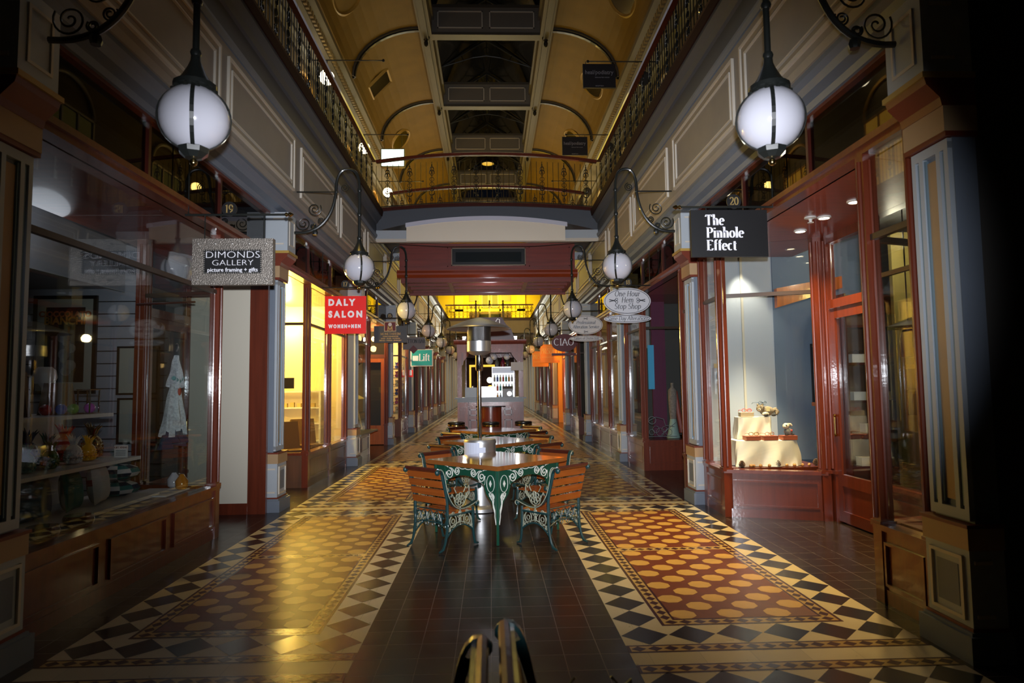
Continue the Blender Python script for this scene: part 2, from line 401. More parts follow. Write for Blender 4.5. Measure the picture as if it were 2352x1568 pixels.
def put_text(mb, width, cx, y, z, align='c'):
    ox = cx-width/2 if align == 'c' else cx
    mb.v = [(px+ox, py+y, pz+z) for px, py, pz in mb.v]
    return mb
def sans_text(txt, h, sx=1, bold=0, depth=.008):
    cu = bpy.data.curves.new('t', 'FONT'); cu.body = txt; cu.size = h*1.37; cu.offset = bold; cu.extrude = depth/2; cu.resolution_u = 3
    ob = bpy.data.objects.new('t', cu); COL.objects.link(ob)
    dg = bpy.context.evaluated_depsgraph_get(); me = ob.evaluated_get(dg).to_mesh()
    vs = [(v.co.x*sx, v.co.z*-1, v.co.y) for v in me.vertices]; fs = [tuple(p.vertices) for p in me.polygons]
    ob.evaluated_get(dg).to_mesh_clear(); bpy.data.objects.remove(ob); bpy.data.curves.remove(cu)
    mb = MB(); mb.add(vs, fs); xs = [v[0] for v in vs]
    mb.v = [(x-min(xs), y, z) for x, y, z in mb.v]
    return mb, max(xs)-min(xs)

# ------------------------------------------------------------------ layout
XC = -.04
def DX(s, d): return s*(2.9+d)+XC          # d: depth behind the shopfront plane
P = 4.95
def YP(k): return 3.86+P*k                 # pilaster centres
def YM(k): return YP(k)+P/2                # sign brackets, mid bay
SIDE = {-1: 'left', 1: 'right'}

# ================================================================== FLOOR
KMIN, KMAX = -1, 9
def make_floor():
    m = MB(); Y1 = YP(KMAX)+3
    def q(x0, x1, y0, y1, z, i): m.m(i).add([(x0,y0,z),(x1,y0,z),(x1,y1,z),(x0,y1,z)], [(0,1,2,3)])
    m.m(0).box(-9, 9, -3.2, 62, -.2, 0)
    def dia(cx, cy, rx, ry, z, i): m.m(i).add([(cx-rx,cy,z),(cx,cy-ry,z),(cx+rx,cy,z),(cx,cy+ry,z)], [(0,1,2,3)])
    D = .305
    for s in (-1, 1):
        fx = lambda u: s*u-.006
        def Q(u0, u1, y0, y1, z, i): q(min(fx(u0),fx(u1)), max(fx(u0),fx(u1)), y0, y1, z, i)
        def smallrow_y(u, y0, y1, z):      # small brown diamonds running in depth
            n = max(1, round((y1-y0)/.10)); st = (y1-y0)/n
            for i in range(n): dia(fx(u), y0+st*(i+.5), .036, st*.46, z, 4)
        def smallrow_x(u0, u1, y, z):
            n = max(1, round((u1-u0)/.10)); st = (u1-u0)/n
            for i in range(n): dia(fx(u0+st*(i+.5)), y, st*.46, .036, z, 4)
        Q(.812, 2.642, -3, Y1, .0010, 1)
        for k in range(KMIN, KMAX+1):
            yp = YP(k)
            for yb in (yp-.210, yp+.068):
                Q(.812, 2.642, yb, yb+.112, .0016, 4)
                Q(.83, 2.62, yb+.018, yb+.094, .0022, 5)
                smallrow_x(.83, 2.62, yb+.056, .0028)
            y0 = yp+.182
            n = 15
            for j in range(n):
                dia(fx(.812+.1525), y0+D*(j+.5), .150, .150, .0016, 2)
                dia(fx(2.642-.1525), y0+D*(j+.5), .150, .150, .0016, 2)
            for i in range(1, 5):
                dia(fx(.812+D*(i+.5)), y0+D*.5, .150, .150, .0016, 2)
                dia(fx(.812+D*(i+.5)), y0+D*(n-.5), .150, .150, .0016, 2)
            a, b, c, d = .812+D, 2.642-D, y0+D, y0+D*(n-1)
            Q(a, b, c, d, .0018, 4); Q(a+.022, b-.022, c+.022, d-.022, .0022, 5)
            Q(a+.098, b-.098, c+.098, d-.098, .0025, 4)
            smallrow_x(a+.03, b-.03, c+.06, .0028); smallrow_x(a+.03, b-.03, d-.06, .0028)
            smallrow_y(a+.06, c+.10, d-.10, .0028); smallrow_y(b-.06, c+.10, d-.10, .0028)
            a += .116; b -= .116; c += .116; d -= .116; mid = (c+d)/2
            Q(a, b, c, d, .0030, 3)
            Q(a-.03, b+.03, mid-.055, mid+.055, .0036, 5)
            n2 = 12; 
            for i in range(n2): dia(fx(a+(b-a)*(i+.5)/n2), mid, (b-a)/n2*.46, .04, .0042, 4)
            pu = (b-a)/6
            for h0 in (c, mid+.06):
                h1 = (mid-.06) if h0 == c else d
                nr = 11; pv = (h1-h0)/nr
                for j in range(nr):
                    for i in range(6):
                        if (i+j) % 2 == 0:
                            cx, cy = fx(a+pu*(i+.5)), h0+pv*(j+.5); ru, rv = pu*.52, pv*.50
                            t = .41
                            m.m(6).add([(cx-ru,cy-rv*t,.0036),(cx-ru*t,cy-rv,.0036),(cx+ru*t,cy-rv,.0036),(cx+ru,cy-rv*t,.0036),
                                        (cx+ru,cy+rv*t,.0036),(cx+ru*t,cy+rv,.0036),(cx-ru*t,cy+rv,.0036),(cx-ru,cy+rv*t,.0036)], [tuple(range(8))])
    struct('floor', m, [T_DARK, T_WHITE, T_BLACK, T_RED, T_BROWN, T_YEL, T_CREAM])
make_floor()

# ================================================================== FRIEZE, GALLERY, UPPER WALLS, VAULT
GZ = 5.78           # gallery floor
def extrude_y(mb, prof, s, y0, y1):
    """open profile (d,z) swept along y on side s, with closed back"""
    poly = [(DX(s, d), z) for d, z in prof]
    mb.prism(poly, 'y', y0, y1)
for s in (-1, 1):
    ya, yb = -2.5, 42.0
    # lower cornice (blue grey), cream frieze, upper mouldings, gallery edge
    m = MB(); extrude_y(m, [(.30,3.95),(-.06,3.95),(-.08,4.0),(-.17,4.02),(-.20,4.07),(-.25,4.10),(-.25,4.14),(.30,4.14)], s, ya, yb); struct('trim_%d' % (10+(s > 0)), m, GREY)
    m = MB(); extrude_y(m, [(.30,4.14),(-.27,4.14),(-.29,4.20),(-.29,5.08),(.30,5.08)], s, ya, yb); struct('wall_'+SIDE[s], m, STONE)
    m = MB(); m.m(0); extrude_y(m, [(.30,5.08),(-.31,5.08),(-.33,5.13),(-.33,5.16),(.30,5.16)], s, ya, yb)
    m.m(1); extrude_y(m, [(.30,5.16),(-.30,5.16),(-.30,5.42),(-.33,5.44),(-.36,5.50),(-.42,5.56),(-.42,5.60),(.30,5.60)], s, ya, yb); struct('trim_%d' % (12+(s > 0)), m, [GREY, GREYD])
    m = MB(); extrude_y(m, [(.30,5.60),(-.44,5.60),(-.46,5.70),(-.46,5.74),(-.34,5.76),(-.34,GZ),(.30,GZ)], s, ya, yb); struct('trim_%d' % (14+(s > 0)), m, mat('dull_dark_trim', (.035,.014,.010), .8, spec=.15))
    # raised mouldings of the frieze panels, two per bay
    for k in range(-1, 7):
        for h in (0, 1):
            y0 = YP(k)+.18+h*2.42; y1 = y0+2.22
            if y1 < 2.0: continue
            m = MB(); x = DX(s, -.29)
            def fr(a0, a1, z0, z1, t, pr):
                xo = x-s*pr
                m.box(x, xo, a0, a0+t, z0, z1); m.box(x, xo, a1-t, a1, z0, z1)
                m.box(x, xo, a0+t, a1-t, z0, z0+t); m.box(x, xo, a0+t, a1-t, z1-t, z1)
            m.m(0); fr(y0, y1, 4.26, 4.98, .028, .030); m.m(1); fr(y0+.028, y1-.028, 4.288, 4.952, .05, .012); m.m(0); fr(y0+.10, y1-.10, 4.36, 4.88, .016, .022)
            struct('trim_%d' % (k*2+h+20+(0 if s < 0 else 40)), m, [CREAML, CREAM])
    # gallery floor slab and upper wall
    m = MB(); m.box(DX(s, .30), DX(s, 1.85), -2.5, 42, 5.45, GZ)
    struct('floor', m, GREYD)
    m = MB(); m.box(DX(s, 1.80), DX(s, 2.05), -2.5, 42, GZ, 11.2)
    struct('wall_upper_'+SIDE[s], m, mat('dark_ochre_upper_wall', (.15,.105,.05), .7))
    m = MB()
    m.m(0); extrude_y(m, [(1.8,9.9),(1.72,9.9),(1.66,10.0),(1.60,10.05),(1.60,10.15),(1.8,10.15)], s, -2.5, 42)
    m.m(1); extrude_y(m, [(1.8,10.15),(1.45,10.30),(1.30,10.42),(1.30,10.60),(1.12,10.72),(1.12,10.84),(1.8,10.84)], s, -2.5, 42)
    m.m(2)
    y = 6.0
    while y < 34:
        m.box(DX(s,1.30), DX(s,1.22), y, y+.09, 10.46, 10.60); y += .18
    struct('trim_%d' % (1 if s < 0 else 2), m, [VMOLD, VCREAM, mat('gilt_dentil_paint', (.38,.28,.12), .5)])

def vault_pt(s, a, dr=0):       # quarter ellipse from springing to roof beam
    return (XC+s*(1.93+(2.05+dr)*cos(a)), 10.84+(1.52+dr)*sin(a))
NV = 10
m = MB()
for s in (-1, 1):
    for i in range(NV):
        a0, a1 = pi/2*i/NV, pi/2*(i+1)/NV
        p = [vault_pt(s,a0), vault_pt(s,a1), vault_pt(s,a1,.12), vault_pt(s,a0,.12)]
        m.prism(p, 'y', -2.5, 42)
struct('ceiling', m, VAULT, smooth=False)
for s in (-1, 1):
    m = MB()
    m.m(0).box(XC+s*1.62, XC+s*1.98, -2.5, 42, 12.08, 12.75)
    m.m(1).box(XC+s*1.72, XC+s*1.90, -2.5, 42, 12.0, 12.08)
    m.m(0).box(XC+s*1.56, XC+s*1.62, -2.5, 42, 12.55, 12.66)
    struct('trim_%d' % (3 if s < 0 else 4), m, [VCREAM, VMOLD])
for k in range(0, 8):
    yc = YP(k)+.1
    for s in (-1, 1):
        m = MB()
        for i in range(14):
            a0, a1 = pi/2*i/14, pi/2*(i+1)/14
            for dr, h, mi in ((-.05, .11, 0), (-.09, .05, 1)):
                m.m(mi).prism([vault_pt(s,a0,dr), vault_pt(s,a1,dr), vault_pt(s,a1,.02), vault_pt(s,a0,.02)], 'y', yc-h, yc+h)
        # little pendant drop where rib meets the beam
        m.m(1).lathe([(.0,11.78),(.05,11.82),(.07,11.9),(.05,11.97),(.10,12.02),(.12,12.1)], 12, (XC+s*1.80, yc, 0))
        struct('trim_%d' % (100+k*2+(s > 0)), m, [VMOLD, IRON])
    # cross beam with two recessed panels between skylights
    m = MB()
    m.m(0).box(XC-1.62, XC+1.62, yc-.12, yc+.12, 12.1, 13.0)
    m.m(1).box(XC-1.62, XC+1.62, yc-.16, yc+.16, 12.08, 12.16)
    m.m(1).box(XC-1.62, XC+1.62, yc-.15, yc+.15, 12.95, 13.03)
    for a, b in ((-1.45, -.1), (.1, 1.45)):
        for z0, z1, x0, x1 in ((12.3,12.33,a,b),(12.8,12.83,a,b)): m.m(2).box(XC+x0, XC+x1, yc-.14, yc-.12, z0, z1)
        for xx in (a, b-.03): m.m(2).box(XC+xx, XC+xx+.03, yc-.14, yc-.12, 12.3, 12.83)
    struct('trim_%d' % (130+k), m, [VCREAM, VMOLD, CREAML])
# skylight lantern above the beams, with trusses
m = MB()
m.m(0).prism([(XC-1.62,13.0),(XC,14.1),(XC+1.62,13.0),(XC+1.7,13.05),(XC,14.2),(XC-1.7,13.05)], 'y', -2.5, 42)
for s in (-1, 1): m.m(0).box(XC+s*1.6, XC+s*1.72, -2.5, 42, 12.7, 13.1)
struct('window_1', m, ROOFG)
for k in range(1, 7):
    for f in (0, .5):
        y = YP(k)+P*(.25+f)
        t = thing('roof_truss', (XC, y, 13.0), 'dark iron roof truss under skylight glass, %s bay %s the tall pendant lamp' % (['first','second'][int(f*2)], ['nearest','second out from','third out from','fourth out from','fifth out from','sixth out from'][k-1]), 'roof truss', 'roof trusses in the skylight')
        m = MB()
        for s in (-1, 1):
            m.tube([(s*1.6,0,.0),(0,0,1.0)], .035, 6); m.tube([(s*1.6,0,.0),(s*.5,0,.35),(0,0,.42)], .02, 6)
            m.tube([(s*.9,0,.42),(s*.8,0,.2)], .018, 6); m.tube([(s*.5,0,.35),(s*.35,0,.76)], .018, 6)
        build('truss_frame', m, IRON, t, local=True)
        m = MB(); m.ring((0,0,.62), .12, .015, 'y', 14); m.tube([(0,0,.42),(0,0,1)], .02, 6)
        build('king_post', m, IRON, t, local=True)

# end wall of the hall, above the far gallery, in yellow light
m = MB()
m.m(0).box(-4.9, 4.9, 42.0, 42.3, 4.6, 12.6)
for x0, x1 in ((-2.3,-1.75),(-.72,-.60),(.60,.72),(1.75,2.3)): m.m(1).box(x0, x1, 41.9, 42.0, 5.0, 9.6)
m.m(1).box(-2.6, 2.6, 41.85, 42.0, 7.75, 7.95); m.m(1).box(-2.6, 2.6, 41.9, 42.0, 6.5, 6.65)
m.m(2)
for x0, x1 in ((-1.35,-.72),(.60+.12,1.35),(-.5,.5)):
    for z0, z1 in ((7.15,7.55),(6.75,7.0)): m.box(x0, x1, 41.93, 42.0, z0, z1)
m.m(2).box(-1.35,-.72,41.93,42.0,5.1,6.45); m.box(.72,1.35,41.93,42.0,5.1,6.45)
struct('wall_far', m, [YWALL, mat('pale_yellow_moulding', (.85,.68,.15), .6), DKW])
for i, (x0, x1, z0, z1) in enumerate(((-.55,-.08,8.0,8.8),(.08,.55,8.0,8.8),(-.55,-.08,6.75,7.6),(.08,.55,6.75,7.6))):
    m = MB(); m.m(0).box(x0, x1, 41.86, 41.9, z0, z1); m.m(1)
    for xx in (x0, x1-.05): m.box(xx, xx+.05, 41.82, 41.86, z0, z1)
    for zz in (z0, z1-.05): m.box(x0, x1, 41.82, 41.86, zz, zz+.05)
    struct('window_%d' % (i+2), m, [ROOFG, CREAML])
m = MB(); m.m(0).box(-.9, .9, 41.8, 41.95, 5.0, 6.45); m.m(1).box(-.7,-.05,41.76,41.8,5.1,6.3); m.m(1).box(.05,.7,41.76,41.8,5.1,6.3)
struct('door_1', m, [DKW, ROOFG])
# ground level beyond the far gallery: continuing passage under a low ceiling with a bright street door
m = MB(); m.box(-3.4, 3.4, 38.6, 60, 4.55, 4.75); struct('ceiling', m, CREAM)
for s in (-1, 1):
    m = MB(); m.m(0).box(DX(s,0), DX(s,.3), 42, 60, 0, 4.6)
    for k in range(6): m.m(1).box(DX(s,-.12), DX(s,0), 42.6+k*2.9, 43.1+k*2.9, 0, 4.4)
    struct('wall_'+SIDE[s], m, [mat('warm_far_wall', (.45,.30,.14), .6), PALE])
m = MB(); m.box(-3.4, 3.4, 60, 60.2, 0, 4.75); struct('wall_end', m, CREAM)
light('AREA', (0, 52, 4.4), 260, (1, .82, .5), 3, (0, 52, 0), sy=8)
# back wall behind the camera closes the hall
m = MB(); m.box(-9, 9, -3.3, -3.1, 0, 13); struct('wall_back', m, GREYD)
# outer shells
for s in (-1, 1):
    m = MB(); m.box(s*7.4+XC, s*7.6+XC, -3.1, 42, 0, 5.45); struct('wall_outer_'+SIDE[s], m, SHOPD)
    m = MB(); m.box(DX(s,.25), s*7.6+XC, -3.1, 42, 4.02, 4.14); struct('ceiling', m, SHOPD)

# ================================================================== PILASTERS
def make_pilaster(s, y, label, group):
    t = thing('pilaster', (DX(s,0), y, 0), label, 'pilaster', group)
    def bx(m, d0, d1, a, z0, z1, a1=None): m.box(s*d0, s*d1, -a, a if a1 is None else a1, z0, z1)
    m = MB(); bx(m, -.19, .06, .225, 0, .15); bx(m, -.17, .06, .205, .15, .168); build('plinth', m, GREY, t, local=True)
    m = MB(); m.m(0); bx(m, -.145, .06, .185, .185, .62); m.m(1)
    for z0, z1 in ((.22,.24),(.56,.58)): bx(m, -.16, -.14, .14, z0, z1)
    for a in (-.14, .12): m.box(s*-.16, s*-.14, a, a+.02, .22, .58)
    m.m(2).box(s*-.148, s*-.14, -.09, .09, .28, .52)
    m.m(1)
    m.box(s*-.12, s*-.02, -.196, -.184, .24, .26); m.box(s*-.12, s*-.02, -.196, -.184, .54, .56)
    build('pedestal', m, [PALE, CREAML, GREY], t, local=True)
    for d_, a_, z0, z1 in ((-.155,.195,.168,.186),(-.165,.205,.745,.765),(-.14,.19,3.045,3.075)):
        m = MB(); bx(m, d_, .06, a_, z0, z1); build('red_fillet', m, REDT, t, local=True)
    for d_, a_, z0, z1 in ((-.155,.195,.62,.745),(-.145,.19,3.075,3.23)):
        m = MB(); bx(m, d_, .06, a_, z0, z1); build('tan_block', m, TAN, t, local=True)
    m = MB(); m.m(0); bx(m, -.085, .06, .165, .765, 3.045)
    m.m(1)
    for a in (-.165, -.095, .060, .130): m.box(s*-.115, s*-.08, a, a+.035, .80, 3.02)
    m.m(2)
    for a in (-.122, -.066, .046, .105): m.box(s*-.105, s*-.08, a, a+.016, .86, 2.97)
    m.m(1); bx(m, -.115, -.08, .165, .78, .84); bx(m, -.115, -.08, .165, 2.98, 3.04)
    m.m(3).box(s*-.094, s*-.083, -.045, .045, .88, 2.95)
    build('fluted_shaft', m, [GREY, PALE, BLUEG, TAN], t, local=True)
    m = MB(); m.prism([(s*.06,3.23),(s*-.15,3.23),(s*-.16,3.28),(s*-.24,3.36),(s*-.25,3.40),(s*.06,3.40)], 'y', -.19, .19)
    build('corbel', m, REDT, t, local=True)
    m = MB(); bx(m, -.265, .06, .20, 3.40, 3.435); build('gilt_fillet', m, GOLDT, t, local=True)
    m = MB(); m.m(0); bx(m, -.24, .06, .175, 3.435, 3.96); m.m(1)
    m.box(s*-.25, s*-.24, -.11, .11, 3.52, 3.54); m.box(s*-.25, s*-.24, -.11, .11, 3.86, 3.88); m.box(s*-.25, s*-.24, -.11, -.09, 3.54, 3.86); m.box(s*-.25, s*-.24, .09, .11, 3.54, 3.86)
    m.box(s*-.19, s*-.05, -.185, -.175, 3.52, 3.54); m.box(s*-.19, s*-.05, -.185, -.175, 3.86, 3.88)
    build('upper_block', m, [PALE, CREAML], t, local=True)
    return t
ORD = ['nearest', 'second', 'third', 'fourth', 'fifth', 'sixth', 'seventh', 'eighth', 'ninth']
PILNOTE = {(-1,0):'at the left edge of the view, beside the framed picture shop window', (-1,1):'between the ivory door panel and the yellow-lit salon window',
 (-1,2):'between the salon window and the coin shop window', (-1,3):'beside the orange glazed door of the coin shop', (-1,4):'under the green lift sign',
 (1,0):'at the right edge of the view, beside the lit optician window', (1,1):'between the optician display and the dark tailor shop', (1,2):'between the tailor shop and the cafe windows',
 (1,3):'beyond the cafe windows, before the maroon sign', (1,4):'beside the orange-lit shop windows'}
for s in (-1, 1):
    src = None
    for k in range(0, 8):
        note = PILNOTE.get((s,k), 'farther down the passage, %s from the camera on the %s side' % (ORD[k], SIDE[s]))
        lab = 'grey fluted pilaster ' + note
        if src is None: src = make_pilaster(s, YP(0), lab, SIDE[s]+' row of pilasters')
        else: copy_tree(src, (DX(s,0), YP(k), 0), lab)

# ================================================================== SHOPFRONTS
def shopfront(s, k, segs, label, wood=RED, door_wood=None, riser=.56, glass=GLASS, posts=True, rmat=None, transom=2.64):
    rmat = rmat or wood; door_wood = door_wood or wood
    t = thing('shopfront', (DX(s,0), YM(k), 0), label, 'shopfront')
    def pt(v): return (DX(s, v[1]), v[0])
    ZT = 3.30
    seen = set()
    for kind, a, b in segs:
        p, q = Vector(pt(a)), Vector(pt(b)); L = (q-p).length; d = (q-p)/L
        n = Vector((-d.y, d.x))
        # n should look to the corridor
        mid = (p+q)/2
        if abs((mid+n*.1).x-XC) > abs((mid-n*.1).x-XC)+1e-4: n = -n
        if abs(d.y) < .25: n = Vector((0,-1)) if n.y < 0 else n
        off = 1 if (Vector((-d.y, d.x))-n).length < .1 else -1
        if kind == 'W':
            m = MB(); m.obox(p, q, .06, 0, riser-.04)
            np_ = max(1, round(L/1.1)); g = .07
            for i in range(np_):
                u0 = L*i/np_+g; u1 = L*(i+1)/np_-g
                if u1-u0 < .06: continue
                for (x0, x1, z0, z1, pr) in ((u0,u1,.13,.15,.022),(u0,u1,riser-.14,riser-.12,.022),(u0,u0+.02,.15,riser-.14,.022),(u1-.02,u1,.15,riser-.14,.022)):
                    m.obox(p+d*x0, p+d*x1, .02, z0, z1, off=off*(.03+pr/2))
            m.obox(p, q, .075, 0, .10)
            build('riser_panel', m, rmat, t)
            m = MB(); m.obox(p-d*.03, q+d*.03, .13, riser-.04, riser); build('sill', m, wood, t)
            m = MB(); m.obox(p, q, .008, riser, ZT); build('window_pane', m, glass, t)
            m = MB(); m.obox(p, q, .045, transom, transom+.045); build('transom_bar', m, mat('dark_bronze_bar', (.05,.03,.018), .35, metal=.3), t)
        elif kind == 'D':
            for z0_, z1_ in ((2.44,2.54),(3.2,ZT)):
                m = MB(); m.obox(p, q, .09, z0_, z1_); build('door_head', m, wood, t)
            m = MB(); m.obox(p, q, .008, 2.54, 3.2); build('fanlight_pane', m, glass, t)
            m = MB(); st = .11
            m.obox(p+d*.03, p+d*(.03+st), .05, .02, 2.44); m.obox(q-d*(.03+st), q-d*.03, .05, .02, 2.44)
            m.obox(p+d*(.03+st), q-d*(.03+st), .05, 2.32, 2.44); m.obox(p+d*(.03+st), q-d*(.03+st), .05, .02, .14); m.obox(p+d*(.03+st), q-d*(.03+st), .05, .42, .55)
            m.obox(p+d*(.03+st), q-d*(.03+st), .02, .14, .42)
            dr = build('door', m, door_wood, t)
            m = MB(); m.obox(p+d*(.03+st), q-d*(.03+st), .008, .55, 2.32); build('door_glass', m, glass, dr)
            m = MB(); c = q-d*(.03+st/2)+n*.05; m.tube([(c.x,c.y,1.0),(c.x,c.y,1.2)], .012, 8); m.ball((c.x,c.y,.99),.02,8); m.ball((c.x,c.y,1.21),.02,8)
            build('door_handle', m, BRASS, dr, smooth=True)
        elif kind == 'P':
            m = MB(); m.m(0).obox(p, q, .05, .14, ZT); m.m(1).obox(p, q, .07, 0, .14)
            for z0, z1 in ((.22,.95),(1.08,3.1)):
                u0, u1 = .10, L-.10
                for (x0, x1, a0, a1) in ((u0,u1,z0,z0+.018),(u0,u1,z1-.018,z1),(u0,u0+.018,z0,z1),(u1-.018,u1,z0,z1)):
                    if x1 > x0: m.m(2).obox(p+d*x0, p+d*x1, .014, a0, a1, off=off*.030)
            build('panelled_wall', m, [WHITEW, wood, mat('ivory_moulding_shade', (.42,.38,.29), .5)], t)
        elif kind == 'J':
            m = MB(); m.obox(p, q, .06, 0, ZT); build('jamb', m, wood, t)
        for v in (a, b):
            if posts and v not in seen and kind not in 'JP':
                seen.add(v); c = pt(v); r = .05
                m = MB(); m.box(c[0]-r, c[0]+r, c[1]-r, c[1]+r, 0, ZT)
                m.tube([(c[0]-s*.052, c[1]-.0, .6),(c[0]-s*.052, c[1]-.0, ZT-.05)], .018, 8); m.tube([(c[0], c[1]-.052, .6),(c[0], c[1]-.052, ZT-.05)], .016, 8)
                m.box(c[0]-r-.012, c[0]+r+.012, c[1]-r-.012, c[1]+r+.012, riser-.02, riser+.02)
                build('post', m, wood, t)
    # header beam and dark lights above it
    y0, y1 = YP(k)+.24, YP(k+1)-.24
    m = MB(); m.box(DX(s,-.05), DX(s,.10), y0, y1, ZT, ZT+.05); m.box(DX(s,-.08), DX(s,.10), y0, y1, ZT+.05, ZT+.10); m.box(DX(s,-.03), DX(s,.08), y0, y1, 3.92, 4.0)
    build('header_beam', m, RED, t)
    m = MB(); m.box(DX(s,.03), DX(s,.04), y0, y1, ZT+.10, 3.92); build('upper_light_pane', m, GLASSD, t)
    for yy in (y0+(y1-y0)/3, y0+2*(y1-y0)/3):
        m = MB(); m.box(DX(s,.0), DX(s,.05), yy-.02, yy+.02, ZT+.1, 3.92); build('glazing_bar', m, DKW, t)
    # boarded soffit over the recess
    m = MB(); m.box(DX(s,.08), DX(s,1.25), y0, y1, ZT, ZT+.04); build('soffit', m, SOFR, t)
    return t
W, D, Pn, J = 'W', 'D', 'P', 'J'
def mir(k, f): return YP(k)+f
FRONTS = {
 (-1,0): ([(W,(4.15,.08),(7.20,.08)),(W,(7.20,.08),(7.42,1.0)),(D,(7.48,1.0),(8.53,1.0)),(Pn,(8.53,.98),(8.53,.19)),(J,(8.53,.19),(8.53,-.04))], 'mahogany picture framing shopfront with long dark window and ivory recess panel', {}),
 (-1,1): ([(J,(9.10,.0),(9.10,1.0)),(D,(9.13,1.0),(10.6,1.0)),(W,(10.72,.98),(10.72,.08)),(W,(10.72,.08),(12.1,.08)),(W,(12.1,.08),(13.48,.08))], 'hair salon shopfront with brightly lit yellow window behind the red sign', {'rmat': BRW}),
 (-1,2): ([(W,(14.05,.08),(16.0,.08)),(W,(16.0,.08),(16.2,1.0)),(W,(16.2,1.0),(17.2,1.0)),(J,(17.2,1.0),(18.40,1.0)),(D,(18.42,1.0),(18.42,.02))], 'coin shopfront with stone-topped riser and orange glazed side door', {'door_wood': ORW, 'rmat': BRW}),
 (-1,3): ([(D,(19.0,1.0),(21.5,1.0)),(W,(21.6,.98),(21.6,.08)),(W,(21.6,.08),(23.38,.08))], 'toy and button shopfront with crowded lit window beneath the lift sign', {}),
 (1,0): ([(W,(4.15,.0),(4.72,.0)),(W,(4.72,.0),(5.1,1.1)),(W,(5.1,1.1),(6.5,1.12)),(D,(6.54,1.12),(7.41,1.12)),(W,(7.47,1.0),(7.83,-.02)),(W,(7.83,-.02),(8.53,-.0))], 'glossy red timber optician shopfront with angled lit display window and glazed door', {}),
 (1,1): ([(W,(9.10,.02),(9.5,.02)),(W,(9.5,.02),(9.8,1.0)),(D,(9.85,1.0),(11.6,1.0)),(W,(12.1,.98),(12.1,.02)),(W,(12.1,.02),(13.48,.02))], 'tailor shopfront with dark windows and plum coloured interior', {}),
 (1,2): ([(W,(14.05,.04),(15.6,.04)),(W,(15.6,.04),(17.1,.04)),(W,(17.1,.04),(18.42,.04))], 'cafe shopfront with plain straight windows and weathered brown risers', {'rmat': BRW}),
 (1,3): ([(D,(19.0,.9),(20.8,.9)),(W,(21.2,.88),(21.2,.04)),(W,(21.2,.04),(23.38,.04))], 'dark shopfront behind the maroon oval sign', {}),
 (1,4): ([(W,(23.95,.04),(25.6,.04)),(W,(25.6,.04),(25.8,.9)),(D,(25.9,.9),(28.0,.9))], 'shopfront glowing orange behind the first orange sign', {'wood': ORW}),
}
for k in range(4, 8):
    for s in (-1, 1):
        if (s,k) in FRONTS: continue
        a = YP(k)+.28
        FRONTS[(s,k)] = ([(D,(a,.9),(a+1.9,.9)),(W,(a+2.2,.88),(a+2.2,.05)),(W,(a+2.2,.05),(a+4.38,.05))], 'dark varnished shopfront deep in the passage, %s shop on the %s' % (ORD[k], SIDE[s]), {})
for (s,k), (segs, lab, kw) in FRONTS.items(): shopfront(s, k, segs, lab, **kw)

# shop interiors: party walls, back walls, ceilings
WALLC = {(-1,0): SHOPW, (-1,1): SHOPY, (-1,2): SHOPD, (-1,3): SHOPY, (1,0): SHOPB, (1,1): SHOPD, (1,2): mat('cafe_wall_paint', (.42,.28,.14), .7), (1,3): SHOPD, (1,4): SHOPO, (1,5): SHOPO}
for s in (-1, 1):
    for k in range(-1, 8):
        y = YP(k)
        xa, xb = DX(s,.11), s*7.4+XC
        m0 = WALLC.get((s,k), SHOPD); m1 = WALLC.get((s,k-1), SHOPD)
        m = MB(); m.m(0).box(xa, xb, y, y+.08, 0, 4.02); m.m(1).box(xa, xb, y-.08, y, 0, 4.02)
        struct('wall_party_'+SIDE[s], m, [m0, m1])
        if k >= 0 and k < 7 and (s,k) in WALLC:
            m = MB(); m.box(DX(s,3.2), DX(s,3.3), y+.08, YP(k+1)-.08, 0, 4.02)
            struct('wall_shop_'+SIDE[s], m, m0)
        if k >= 0:
            m = MB(); m.box(DX(s,.1), DX(s,3.2), y+.08, YP(k+1)-.08, 3.66, 3.70)
            struct('ceiling', m, mat('shop_ceiling_paint', (.42,.43,.46), .7) if (s,k) != (-1,1) else mat('warm_ceiling_paint', (.8,.62,.3), .7))
# lighting inside the lit shops
light('POINT', (-4.1, 12.1, 3.1), 330, (1, .70, .13), .12)
light('POINT', (-4.3, 11.2, 2.6), 130, (1, .72, .16), .12)
light('POINT', (-4.2, 13.3, 2.9), 120, (1, .72, .16), .12)
light('POINT', (-3.9, 15.2, 2.9), 40, (1, .60, .16), .1)
light('POINT', (-3.45, 17.6, 3.05), 60, (1, .55, .15), .08)
light('POINT', (-3.6, 22.4, 3.0), 120, (1, .70, .32), .1)
light('POINT', (3.9, 16.2, 2.9), 32, (1, .72, .34), .1)
light('POINT', (3.6, 25.0, 2.8), 150, (1, .42, .05), .1)
light('POINT', (3.2, 26.9, 2.9), 110, (1, .42, .05), .1)
light('POINT', (3.9, 30.5, 2.8), 120, (1, .42, .05), .1)
light('POINT', (-3.9, 31.5, 2.8), 60, (1, .6, .2), .1)
light('POINT', (-3.9, 36.5, 2.8), 90, (1, .8, .5), .1)
light('POINT', (3.9, 36.5, 2.8), 90, (1, .6, .3), .1)
